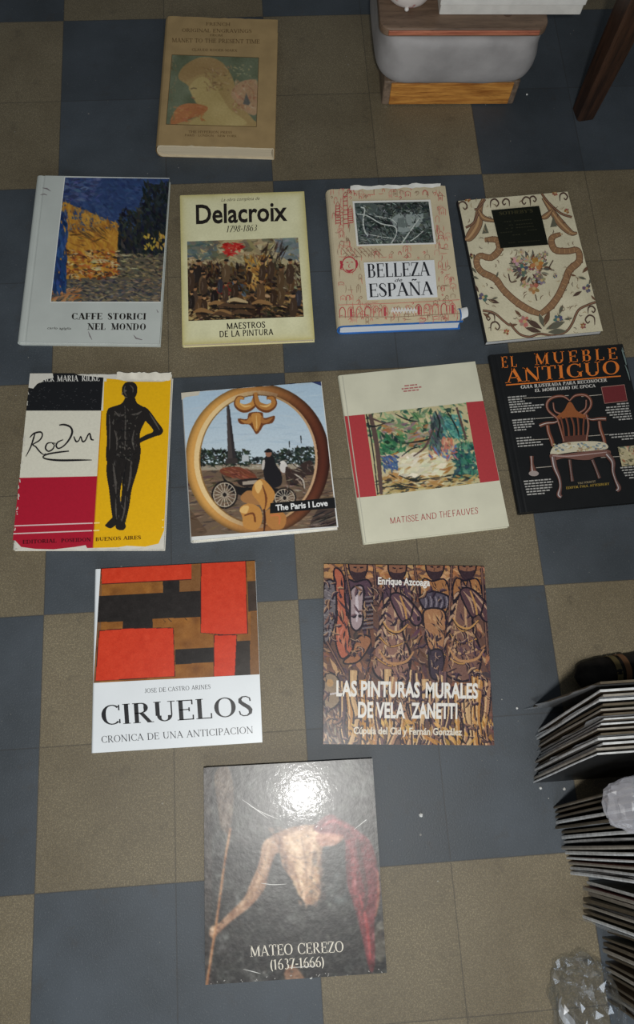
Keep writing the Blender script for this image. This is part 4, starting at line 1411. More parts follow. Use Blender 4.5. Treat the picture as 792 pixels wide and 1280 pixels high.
# ------------------------------------------------------------------ 8  pale book with red bands
def book_bands():
    w, d, t = .243, .3015, .012
    r = book('art_book', 'pale grey book with red side bands and a green landscape picture', .622, .2416, 3.6)
    c = case(r, w, d, t, plain('pale_grey_cloth', (208, 205, 182), .6, .3, .05, 20), .0024, .004)
    page_block(r, w, d, .0025, t - .0025, .003, PAGES_WHITE)
    L = Layout([(38, 98), (618, 40), (762, 733), (150, 803)], w, d, t)
    I = Inks(L)
    RB = (176, 58, 62)
    I.shape = 'left_band'
    I.poly([(68, 270), (157, 262), (209, 605), (123, 612)], RB)
    I.shape = 'right_band'
    I.poly([(580, 213), (655, 207), (721, 542), (638, 552)], RB)
    I.shape = 'hinge_line'
    I.line([(58, 100), (162, 800)], 4, (186, 184, 166))
    I.shape = 'publisher_mark'
    rg = random.Random(2)
    for y0, x0, x1 in ((143, 320, 376), (156, 308, 392), (166, 316, 384)):
        x = x0
        while x < x1 - 6:
            l = rg.uniform(8, 20)
            l = min(l, x1 - x)
            I.line([(x, y0 - (x - x0) * .1), (x + l, y0 - (x + l - x0) * .1)], 5.5, (176, 108, 104))
            x += l + 3
    I.roman('MATISSE', (265, 722), (383, 709), 26, (168, 56, 60), .10, .085, 0, 0)
    I.roman('AND', (393, 708), (459, 700), 26, (168, 56, 60), .10, .085, 0, 0)
    I.roman('THE', (470, 698), (518, 693), 26, (168, 56, 60), .10, .085, 0, 0)
    I.roman('FAUVES', (526, 692), (632, 680), 26, (168, 56, 60), .10, .085, 0, 0)
    I.build('cover_print', INK_MATT, c)
    P = Picture(L, [(153, 262), (580, 215), (640, 552), (205, 605)], .0007, (196, 184, 140), 21)
    G = [(66, 112, 82), (44, 82, 66), (96, 140, 96), (130, 156, 110), (36, 60, 54)]
    P.dabs((150, 215, 600, 400), 330, 42, 13, G + [(186, 180, 140), (200, 190, 150)], .4, .9)
    P.dabs((230, 300, 440, 400), 110, 46, 13, [(160, 150, 130), (150, 120, 130), (176, 120, 76), (120, 150, 100)], -.1, .4)
    P.dabs((210, 350, 330, 470), 130, 36, 13, [(50, 112, 76), (40, 92, 66), (84, 140, 90), (34, 60, 52)], .5, .8)
    P.dabs((470, 270, 560, 360), 90, 36, 13, [(60, 128, 124), (44, 100, 104), (96, 156, 140)], .8, .5)
    P.dabs((530, 390, 630, 540), 200, 36, 13, [(44, 96, 86), (60, 122, 100), (36, 64, 72), (90, 140, 116)], .8, .7)
    P.dabs((430, 260, 480, 420), 110, 46, 11, [(60, 74, 82), (96, 84, 104), (44, 56, 60), (74, 110, 96)], 1.4, .3)
    P.dabs((240, 440, 500, 560), 200, 60, 16, [(206, 192, 150), (190, 150, 90), (214, 204, 168), (176, 124, 70)], -.15, .4)
    P.dabs((300, 430, 490, 520), 90, 50, 16, [(220, 212, 180), (226, 218, 190)], -.25, .3)
    P.dabs((210, 520, 640, 605), 240, 40, 9, [(60, 56, 44), (176, 140, 80), (196, 170, 110), (44, 46, 40)], -.12, .3)
    P.dabs((230, 440, 290, 500), 40, 30, 10, [(54, 76, 120), (70, 96, 140)], .8, .5)
    P.dabs((430, 400, 540, 450), 40, 30, 10, [(176, 96, 84), (90, 120, 170), (196, 140, 110)], 1.0, .6)
    P.dabs((480, 360, 530, 410), 30, 26, 10, [(186, 110, 90), (210, 160, 130)], 1.2, .4)
    for pts in ([(175, 262, 16), (195, 340, 20), (210, 430, 20), (222, 560, 16), (226, 600, 10)], [(185, 280, 8), (240, 300, 5), (280, 290, 3)], [(540, 235, 8), (560, 300, 10), (582, 370, 8)], [(440, 330, 6), (410, 400, 9), (360, 440, 5)]):
        P.line(pts, 8, (92, 72, 66), 5)
    for pts in ([(160, 262, 6), (178, 350, 6), (196, 470, 5), (210, 600, 5)], [(330, 385, 4), (400, 375, 8), (430, 365, 4)], [(160, 300, 4), (190, 315, 7), (240, 300, 3)], [(280, 260, 3), (330, 285, 6), (380, 295, 3)], [(450, 250, 4), (470, 300, 7), (460, 360, 4)], [(500, 250, 4), (540, 320, 6), (552, 360, 3)], [(300, 520, 3), (360, 540, 6), (450, 530, 4), (530, 520, 3)], [(230, 570, 3), (300, 565, 6), (380, 575, 3)], [(310, 440, 3), (350, 410, 6), (390, 400, 3)]):
        P.line(pts, 6, (32, 36, 36), 5)
    P.blur(1)
    P.build('cover_picture', INK_MATT, c)


# ------------------------------------------------------------------ 9  black furniture guide
def book_chair():
    w, d, t = .242, .290, .014
    r = book('art_book', 'black furniture guide with an ornate chair and orange title', .8855, .2695, 2.35)
    c = case(r, w, d, t, plain('black_laminate', (22, 23, 24), .34, .45, .12, 30, .06, 120), .0026, .005, .0008)
    page_block(r, w, d, .0027, t - .0027, .0035, PAGES_WHITE)
    L = Layout([(45, 100), (735, 40), (928, 843), (195, 915)], w, d, t)
    I = Inks(L)
    O, W = (226, 124, 48), (214, 210, 202)
    I.shape = None
    for s, p0, p1, h in (('EL', (112, 166), (190, 160), 58), ('MUEBLE', (283, 150), (708, 117), 60)):
        I.roman(s, p0, p1, h, O, .14, .055, .08, .04, .22)
    I.part = 'second_title_text'
    I.roman('ANTIGUO', (130, 244), (720, 194), 72, O, .14, .055, .08, .04, .04)
    I.shape = 'title_rule'
    I.line([(133, 254), (725, 205)], 6, O)
    I.part = 'subtitle_text'
    I.roman('GUIA ILUSTRADA PARA RECONOCER', (210, 273), (656, 234), 18, W, .19, .08)
    I.part = 'second_subtitle_text'
    I.roman('EL MOBILIARIO DE EPOCA', (282, 290), (596, 263), 17, W, .19, .08)
    rg = random.Random(12)

    def para(x, y, ws, dx, dy, al=-1, sl=-.085):
        I.shape = 'caption#%d' % y
        for k, wd in enumerate(ws):
            x0 = x + dx * k if al < 0 else x + dx * k - wd
            yy = y + dy * k
            q = x0
            while q < x0 + wd - 3:
                l = min(rg.uniform(8, 24), x0 + wd - q)
                I.line([(q, yy + (q - x) * sl), (q + l, yy + (q + l - x) * sl)], 6.5, (178, 176, 170))
                q += l + 4
    para(142, 318, [95, 70, 82, 120, 176, 160, 125], 2.5, 13)
    para(164, 437, [118, 105, 115, 90, 60], 3, 13)
    para(184, 530, [78, 90, 125, 130], 3, 14)
    para(222, 752, [140, 148, 138, 135, 120, 90], 3.5, 14)
    para(764, 346, [60, 118, 126, 122, 110, 96, 70], 3, 13.5, 1)
    para(812, 498, [148, 140, 90], 3, 14, 1)
    para(870, 668, [150, 146, 140, 138, 120, 90, 70], 4, 14, 1)
    for a, b in (((222, 323), (455, 308)), ((520, 313), (625, 303)), ((285, 428), (465, 412)), ((265, 538), (365, 532)), ((500, 522), (660, 508)), ((285, 682), (372, 674)), ((620, 628), (716, 622))):
        I.shape = 'leader_line#%d' % a[1]
        I.line([a, b], 3, (186, 178, 164))
    I.shape = 'red_swatch'
    I.poly([(623, 264), (742, 251), (757, 334), (640, 348)], (112, 44, 46))
    I.line([(623, 264), (742, 251), (757, 334), (640, 348), (623, 264)], 3, (176, 132, 120))
    I.build('title_and_captions', INK_GLOSS, c)
    # the chair
    I = Inks(L)
    M1, M2, M3 = (134, 76, 52), (92, 56, 46), (176, 150, 140)

    def limb(pts, col=M1, hi=M3):
        I.line([(x, y, k) for x, y, k in pts], 8, M2, 5)
        I.line([(x, y, k * .66) for x, y, k in pts], 8, col, 5)
        I.line([(x - k * .12, y, max(1.5, k * .18)) for x, y, k in pts], 3, hi, 5)
    limb([(460, 335, 8), (425, 312, 14), (375, 318, 16), (345, 345, 16), (350, 385, 14), (395, 425, 16)])
    limb([(460, 335, 8), (490, 308, 14), (540, 306, 16), (568, 332, 16), (565, 370, 14), (525, 415, 16)])
    limb([(375, 345, 8), (385, 390, 10), (430, 405, 12), (470, 400, 10)])
    limb([(545, 330, 8), (540, 375, 10), (500, 400, 12), (470, 400, 10)])
    I.blob([(395, 415), (430, 385), (452, 345), (470, 345), (495, 385), (530, 405), (555, 412), (548, 430), (520, 425), (470, 420), (420, 428), (398, 432)], (150, 88, 50))
    for x0, x1, x2 in ((412, 425, 432), (440, 452, 458), (468, 482, 482), (500, 505, 506), (535, 530, 530)):
        I.line([(x0, 420, 12), (x1, 470, 10), (x2, 545, 13)], 10, M2, 4)
        I.line([(x0 - 2, 420, 5), (x1 - 2, 470, 4), (x2 - 2, 545, 6)], 5, M1, 4)
    I.poly([(420, 520), (550, 510), (556, 545), (422, 552)], M2)
    limb([(545, 405, 12), (556, 460, 12), (545, 540, 12)])
    limb([(395, 425, 12), (412, 480, 12), (430, 545, 12)])
    limb([(305, 465, 22), (340, 452, 18), (380, 448, 14), (398, 440, 8)], (120, 74, 56), (214, 204, 196))
    limb([(648, 428, 22), (610, 428, 18), (575, 432, 14), (550, 425, 8)], (120, 74, 56), (206, 196, 190))
    limb([(345, 462, 20), (352, 500, 20), (368, 545, 22), (372, 570, 18)])
    limb([(612, 440, 18), (618, 480, 20), (635, 530, 20), (640, 560, 18)])
    I.blob([(360, 600), (380, 570), (440, 552), (520, 545), (600, 545), (645, 555), (655, 580), (600, 592), (480, 600), (400, 612), (365, 616)], (206, 198, 172))
    for _ in range(60):
        x, y = rg.uniform(375, 640), rg.uniform(556, 596)
        I.ell(x, y, rg.uniform(4, 11), rg.uniform(3, 6), rg.choice([(150, 164, 160), (120, 132, 140), (190, 176, 130), (164, 140, 110), (220, 214, 194)]), rg.uniform(-.6, .6), 9)
    I.blob([(358, 612), (420, 614), (500, 602), (655, 588), (660, 620), (600, 625), (560, 640), (500, 640), (430, 632), (370, 645)], (120, 84, 74))
    I.line([(370, 620, 5), (450, 622, 6), (550, 612, 6), (650, 600, 4)], 5, (176, 150, 144), 4)
    limb([(372, 625, 30), (382, 680, 26), (404, 735, 18), (410, 780, 16), (402, 820, 26), (415, 834, 20)], (112, 88, 84), (196, 188, 186))
    limb([(650, 610, 32), (680, 650, 26), (682, 700, 18), (695, 745, 16), (712, 785, 24), (700, 800, 20)], (112, 88, 84), (196, 188, 186))
    limb([(458, 640, 16), (465, 700, 14), (472, 752, 18)], (96, 72, 66), (150, 136, 132))
    limb([(575, 640, 16), (595, 690, 14), (612, 736, 18)], (96, 72, 66), (150, 136, 132))
    limb([(262, 622, 22), (264, 660, 18), (268, 690, 30), (272, 712, 40)], (112, 76, 66), (200, 188, 182))
    I.ell(273, 712, 26, 14, (160, 148, 142))
    I.build('chair_picture', INK_GLOSS, c)
    P = Picture(L, [(706, 574), (850, 560), (872, 658), (728, 674)], .0008, (186, 174, 138), 3)
    P.dabs((700, 555, 880, 680), 80, 34, 9, [(120, 112, 84), (84, 76, 62), (200, 188, 150), (150, 96, 70), (90, 104, 96)], .5, .8)
    P.build('inset_picture', INK_GLOSS, c)
    I = Inks(L)
    I.part = 'author_text'
    I.roman('TIM FORREST', (500, 768), (592, 757), 11, (150, 136, 106), .18, .08)
    I.part = 'adviser_text'
    I.roman('EDITOR PAUL ATTERBURY', (440, 793), (665, 770), 13, (166, 140, 62), .18, .08)
    for p in ([(728, 70, 3), (742, 110, 9), (752, 150, 4)], [(730, 60, 2), (738, 84, 6)], [(745, 150, 3), (760, 190, 7), (770, 230, 2)]):
        I.line(p, 5, (112, 128, 124), 3)
    I.build('author_lettering', INK_GLOSS, c)


# ------------------------------------------------------------------ 10  abstract red shapes
def book_red():
    w, d, t = .254, .279, .014
    r = book('art_book', 'white book with an abstract picture of orange red blocks', .207, -.0743, -.3)
    c = case(r, w, d, t, plain('white_laminate', (224, 228, 230), .32, .4, .02, 20), .0022, .004)
    page_block(r, w, d, .0024, t - .0024, .003, PAGES_WHITE)
    L = Layout([(58, 72), (722, 35), (750, 783), (42, 828)], w, d, t)
    P = Picture(L, [(84, 70), (722, 35), (745, 503), (54, 540)], .0007, (142, 90, 36), 3)
    P.fill([(50, 60), (90, 60), (80, 545), (50, 545)], (120, 84, 52))
    P.cloud(9, 18, (1, .8, .4))
    BK, RR = (34, 29, 27), (206, 58, 28)
    P.fill([(60, 179), (340, 165), (340, 118), (408, 116), (408, 160), (496, 156), (496, 263), (298, 271), (298, 314), (175, 316), (175, 282), (60, 286)], BK)
    P.fill([(392, 398), (552, 388), (552, 450), (392, 462)], BK)
    P.fill([(690, 118), (735, 115), (742, 236), (695, 240)], (62, 48, 38))
    P.fill([(646, 362), (704, 360), (706, 510), (643, 512)], (44, 36, 30))
    P.fill([(706, 240), (745, 240), (746, 510), (707, 510)], (120, 80, 40))
    P.fill([(408, 60), (495, 50), (495, 156), (408, 160)], (126, 84, 44))

    def redblock(pts):
        P.fill([(x, y) for x, y in pts], RR)
        P.line(pts + [pts[0]], 3.5, (70, 24, 18))
    redblock([(86, 66), (458, 46), (458, 110), (88, 131)])
    redblock([(497, 40), (683, 33), (693, 331), (600, 337), (497, 328)])
    redblock([(553, 338), (648, 337), (642, 508), (553, 512)])
    redblock([(78, 320), (200, 310), (384, 308), (391, 512), (250, 520), (62, 532)])
    P.cloud(3, 10)
    P.grain(2.5, 2)
    P.line([(340, 272, 2), (352, 284, 3)], 3, BK); P.line([(362, 270, 2), (376, 282, 3)], 3, BK); P.line([(430, 266, 2), (440, 276, 3)], 3, BK)
    P.build('cover_picture', INK_GLOSS, c)
    I = Inks(L)
    I.part = 'author_text'
    I.roman('JOSE DE CASTRO ARINES', (265, 581), (537, 563), 18, (76, 78, 82), .12, .06, .06)
    I.part = 'title_text'
    I.roman('CIRUELOS', (90, 714), (712, 673), 82, (28, 29, 32), .15, .05, .08, .035, .02)
    I.part = 'subtitle_text'
    I.roman('CRONICA DE UNA ANTICIPACION', (88, 786), (713, 745), 28, (62, 64, 68), .11, .05, .07)
    I.build('title_lettering', INK_GLOSS, c)


# ------------------------------------------------------------------ 11  mural of horsemen
def book_mural():
    w, d, t = .259, .277, .013
    r = book('art_book', 'square glossy book with brown horses and riders and white title', .5635, -.0945, -4.2)
    c = case(r, w, d, t, plain('mural_boards', (120, 92, 84), .4), .0024, .004)
    page_block(r, w, d, .0026, t - .0026, .003, PAGES_CREAM)
    L = Layout([(52, 55), (712, 52), (748, 800), (42, 790)], w, d, t)
    P = Picture(L, [(52, 55), (712, 52), (748, 800), (42, 790)], .0007, (110, 84, 62), 31)
    OC, TN, CR, DK, PU, GY = (172, 124, 70), (146, 106, 72), (206, 172, 118), (34, 28, 32), (92, 72, 74), (120, 116, 108)
    rg = random.Random(77)
    P.dabs((40, 50, 750, 110), 120, 50, 18, [(196, 146, 84), (206, 160, 100), (180, 128, 76)], .1, .4)
    P.dabs((40, 110, 750, 800), 700, 60, 17, [OC, TN, PU, (84, 66, 56), CR, (70, 56, 54), (120, 90, 66)], 1.2, .6)

    def contour(pts, fillc, wd=7, closed=True):
        q = smooth_path(pts, 6, closed)
        P.fill(q, fillc)
        P.line(q + ([q[0]] if closed else []), wd, DK)

    def hatch(box, n, ang, col, l=34, wd=5):
        P.dabs(box, n, l, wd, [col, DK], ang, .25, 8, .8)
    # riders at the back
    for x, y in ((190, 78), (350, 78), (505, 70), (640, 66)):
        contour([(x - 34, y - 40), (x, y - 54), (x + 34, y - 40), (x + 36, y), (x + 18, y + 34), (x, y + 42), (x - 18, y + 34), (x - 36, y)], TN, 7)
        P.blob([(x - 30, y + 4), (x - 14, y + 8), (x + 14, y + 8), (x + 30, y + 4), (x + 20, y + 36), (x, y + 44), (x - 20, y + 36)], (64, 50, 46))
        P.line([(x - 20, y - 12, 4), (x - 6, y - 10, 7)], 6, DK); P.line([(x + 8, y - 10, 7), (x + 22, y - 12, 4)], 6, DK)
        P.line([(x, y - 8, 3), (x - 4, y + 6, 5)], 5, (92, 66, 48))
        for k in range(5):
            P.line([(x - 34, y - 40 + k * 4), (x + 34, y - 40 + k * 4)], 2, DK)
        contour([(x - 48, y + 40), (x - 10, y + 48), (x + 40, y + 40), (x + 60, y + 100), (x + 40, y + 180), (x - 40, y + 180), (x - 62, y + 100)], rg.choice([OC, PU, GY]), 7)
        hatch((x - 50, y + 50, x + 50, y + 170), 34, 1.1, CR)
    # orange cloak at left and grey mail
    contour([(92, 80), (130, 100), (136, 200), (150, 330), (165, 400), (120, 440), (95, 360), (104, 240)], (186, 110, 74), 7)
    hatch((95, 110, 150, 400), 26, 1.4, (206, 140, 100), 60, 8)
    contour([(50, 150), (92, 130), (100, 240), (80, 340), (50, 370)], GY, 7)
    hatch((50, 150, 95, 350), 40, .3, (160, 156, 146), 20, 5)
    for k in range(16):
        P.line([(205, 190 + k * 9, 5), (250, 184 + k * 9, 6)], 5, DK if k % 2 else GY)

    def horse(ox, oy, s, fl, col, hi):
        X = lambda x, y: (ox + fl * x * s, oy + y * s)
        body = [X(-60, 60), X(-40, -20), X(-10, -90), (X(10, -112)), X(40, -104), X(70, -80), X(112, -30), X(120, 0), X(104, 22), X(84, 18), X(64, -6), X(40, 6), X(44, 70), X(70, 140), X(60, 220), X(0, 260), X(-70, 230), X(-90, 150)]
        contour(body, col, 9)
        contour([X(-8, -96), X(-4, -140), X(12, -112)], col, 6)
        contour([X(14, -106), X(24, -146), X(34, -108)], col, 6)
        for a in ([(-20, -60), (-34, 10), (-30, 90), (-40, 180)], [(6, -80), (10, -20), (14, 60), (30, 140)], [(40, -70), (80, -30), (104, 0)], [(-60, 120), (-10, 150), (60, 130)], [(-50, 80), (0, 60), (40, 80)]):
            P.line([X(x, y) + (w_,) for (x, y), w_ in zip(a, (3, 9, 9, 3))], 7, hi, 6)
        for a in ([(-36, 20), (-4, 60), (46, 40)], [(-56, 70), (-10, 110), (54, 90)], [(-80, 150), (-10, 190), (66, 160)]):
            P.line([X(x, y) + (10,) for x, y in a], 10, DK, 6)
            P.line([X(x, y) + (6,) for x, y in a], 6, (190, 146, 78), 6)
        P.line([X(30, -96) + (7,), X(52, -40) + (9,), X(58, -6) + (6,)], 8, (190, 146, 78), 5)
        P.line([X(84, -62) + (6,), X(78, -30) + (7,), X(72, 0) + (6,)], 7, DK, 5)
        P.ell(*X(40, -78), 7 * s, 5 * s, DK)
        P.ell(*X(108, -8), 6 * s, 9 * s, DK)
        P.line([X(84, 12) + (4,), X(104, 8) + (5,)], 5, DK)
        for k in range(10):
            x, y = -14 - k * 5, -96 + k * 22
            P.line([X(x, y) + (8,), X(x - 14, y + 12) + (9,), X(x - 20, y + 34) + (3,)], 7, DK if k % 2 else (70, 52, 50), 4)
        for k in range(26):
            x, y = rg.uniform(-60, 40), rg.uniform(40, 230)
            P.line([X(x, y) + (2,), X(x + 8, y + 16) + (6,), X(x + 6, y + 34) + (2,)], 4, rg.choice([DK, hi, PU]), 3)
    def horse_again():
        for ox, oy, s, dk in ((330, 280, 1.0, (104, 80, 78)), (620, 260, 1.05, (96, 72, 66))):
            X = lambda x, y: (ox + x * s, oy + y * s)
            head = [X(-10, -90), X(10, -112), X(40, -104), X(70, -80), X(112, -30), X(120, 0), X(104, 22), X(84, 18), X(64, -6), X(40, 6), X(20, -20)]
            contour(head, dk, 7)
            for a_ in ([(4, -96), (30, -60), (44, -10)], [(40, -98), (76, -56), (106, -16)], [(20, -80), (60, -40), (84, 4)]):
                P.line([X(x, y) + (w_,) for (x, y), w_ in zip(a_, (2, 8, 3))], 6, (206, 172, 128), 5, .85)
            P.ell(*X(42, -78), 8 * s, 6 * s, DK)
            P.ell(*X(106, -6), 7 * s, 10 * s, DK)
            P.line([X(30, -100) + (6,), X(50, -44) + (9,), X(56, -4) + (6,)], 7, (196, 152, 84), 5)
            P.line([X(86, -62) + (6,), X(78, -28) + (8,), X(70, 0) + (6,)], 7, DK, 5)
            P.line([X(-40, 10) + (7,), X(-14, 44) + (12,), X(24, 52) + (11,), X(62, 20) + (6,)], 10, DK, 6)
            P.line([X(-40, 8) + (5,), X(-14, 41) + (8,), X(24, 49) + (8,), X(62, 17) + (4,)], 7, (200, 156, 88), 6)
            P.line([X(-60, 120) + (6,), X(-20, 176) + (11,), X(50, 172) + (10,), X(84, 130) + (6,)], 9, (190, 146, 92), 6)
            for k in range(9):
                x, y = -16 - k * 5, -92 + k * 22
                P.line([X(x, y) + (7,), X(x - 13, y + 12) + (9,), X(x - 18, y + 32) + (3,)], 7, DK if k % 2 else (188, 158, 120), 4)
    horse(330, 280, 1.0, 1, (150, 116, 92), (206, 176, 132))
    horse(620, 260, 1.05, 1, (128, 98, 76), (196, 160, 112))
    # blindfolded head at left, facing out
    contour([(160, 160), (196, 140), (212, 160), (208, 240), (205, 300), (180, 326), (158, 300), (155, 230)], (176, 160, 150), 8)
    P.line([(182, 160, 5), (184, 230, 14), (182, 290, 6)], 8, (214, 204, 196), 4)
    P.ell(172, 268, 9, 7, DK); P.ell(196, 266, 8, 7, DK)
    # arm in mail, gloved hand, tunic
    contour([(440, 190), (480, 160), (540, 170), (566, 190), (550, 225), (500, 235), (460, 230)], (92, 88, 90), 8)
    for k in range(9):
        P.line([(462 + k * 11, 180, 3), (468 + k * 11, 206, 5), (462 + k * 11, 230, 3)], 4, DK if k % 2 else (150, 144, 140), 3)
    contour([(460, 240), (540, 240), (548, 330), (530, 410), (486, 420), (462, 330)], (176, 132, 84), 8)
    hatch((470, 250, 540, 400), 24, 1.2, (206, 166, 110), 40, 8)
    contour([(480, 410), (530, 405), (540, 470), (530, 520), (490, 520), (478, 470)], (70, 62, 64), 8)
    contour([(175, 370), (200, 345), (232, 350), (238, 380), (190, 450), (140, 462), (128, 450), (160, 420)], (164, 116, 74), 7)
    for x in (240, 548):
        P.line([(x, 320, 18), (x + 10, 420, 14), (x - 30, 560, 12)], 14, (120, 84, 56), 4)
        P.line([(x - 8, 320, 4), (x, 420, 4), (x - 40, 560, 4)], 4, DK, 4)
    # shield and mail at lower left, straps, legs of many horses below
    contour([(52, 510), (90, 505), (112, 540), (116, 600), (90, 640), (50, 640)], (150, 132, 96), 8)
    P.ell(72, 540, 14, 16, (186, 150, 90)); P.line([(50, 590, 8), (110, 580, 6)], 7, (206, 200, 186))
    hatch((48, 640, 130, 790), 60, 1.2, (170, 160, 130), 40, 6)
    for k in range(24):
        x = 120 + k * 26 + rg.uniform(-8, 8)
        y0 = 500 + rg.uniform(-20, 60)
        c0 = rg.choice([(176, 136, 96), (206, 172, 116), (120, 92, 80), (84, 64, 62), (190, 140, 70)])
        pts = [(x, y0, 30), (x + rg.uniform(-14, 14), y0 + 110, 22), (x + rg.uniform(-20, 20), y0 + 200, 16), (x + rg.uniform(-20, 20), 800, 20)]
        P.line([(a, b, k_ + 10) for a, b, k_ in pts], 10, DK, 4)
        P.line(pts, 10, c0, 4)
        P.line([(a - 4, b, k_ * .25) for a, b, k_ in pts], 4, (222, 190, 130), 4)
    def relief(n, box, seed):
        r2 = random.Random(seed)
        for _ in range(n):
            x, y = r2.uniform(box[0], box[2]), r2.uniform(box[1], box[3])
            a = r2.choice([1.2, 1.9, 1.5, .5, 2.5]) + r2.gauss(0, .3)
            l = r2.uniform(16, 46)
            bend = r2.uniform(-10, 10)
            dx, dy = math.cos(a), math.sin(a)
            pts = [(x - dx * l / 2, y - dy * l / 2), (x - dy * bend, y + dx * bend), (x + dx * l / 2, y + dy * l / 2)]
            wd = r2.uniform(5, 12)
            base = r2.choice([(150, 112, 84), (196, 160, 108), (122, 94, 88), (92, 72, 76), (170, 128, 82), (64, 52, 56), (110, 84, 66)])
            P.line([(pts[0][0] + 3, pts[0][1] + 3, 2), (pts[1][0] + 4, pts[1][1] + 4, wd * 1.1), (pts[2][0] + 3, pts[2][1] + 3, 2)], 5, (32, 26, 34), 3, .85)
            P.line([(pts[0][0], pts[0][1], 1.5), (pts[1][0], pts[1][1], wd), (pts[2][0], pts[2][1], 1.5)], 5, base, 3, .75)
            if r2.random() < .45:
                P.line([(pts[0][0] - 1, pts[0][1] - 1, 1), (pts[1][0] - 2, pts[1][1] - 2, wd * .3), (pts[2][0] - 1, pts[2][1] - 1, 1)], 3, (218, 188, 138), 3, .8)
    relief(430, (45, 130, 745, 800), 5)
    P.dabs((100, 690, 745, 795), 90, 44, 12, [(206, 160, 70), (190, 140, 56), (44, 34, 32), (222, 182, 96)], 1.3, .4)
    for a, b in (((135, 52), (160, 200)), ((420, 52), (436, 170)), ((575, 52), (560, 300)), ((255, 55), (262, 150)), ((700, 60), (722, 420)), ((60, 370), (128, 500))):
        P.line([a + (12,), b + (12,)], 12, DK); P.line([a + (6,), b + (6,)], 6, (130, 100, 76))
    horse_again()
    P.a = (P.a - 118) * .95 + 108 + np.array([-4, -8, 3])
    P.grain(4, 2)
    P.build('cover_picture', INK_GLOSS, c)
    I = Inks(L)
    W = (226, 222, 214)
    I.part = 'author_text'
    I.sans('Enrique Azcoaga', (270, 134), (484, 138), 29, W, .03)
    I.part = 'title_text'
    I.sans('LAS PINTURAS', (97, 592), (438, 598), 61, W, .032)
    I.sans('MURALES', (462, 599), (680, 603), 61, W, .032)
    I.part = 'second_title_text'
    I.sans('DE VELA', (184, 680), (376, 684), 62, W, .032)
    I.sans('ZANETTI', (402, 684), (593, 687), 62, W, .032)
    I.part = 'subtitle_text'
    I.sans('C\u00fapula del Cid y Fern\u00e1n Gonz\u00e1lez', (165, 748), (612, 757), 28, (214, 204, 186), .03)
    I.build('title_lettering', INK_GLOSS, c)


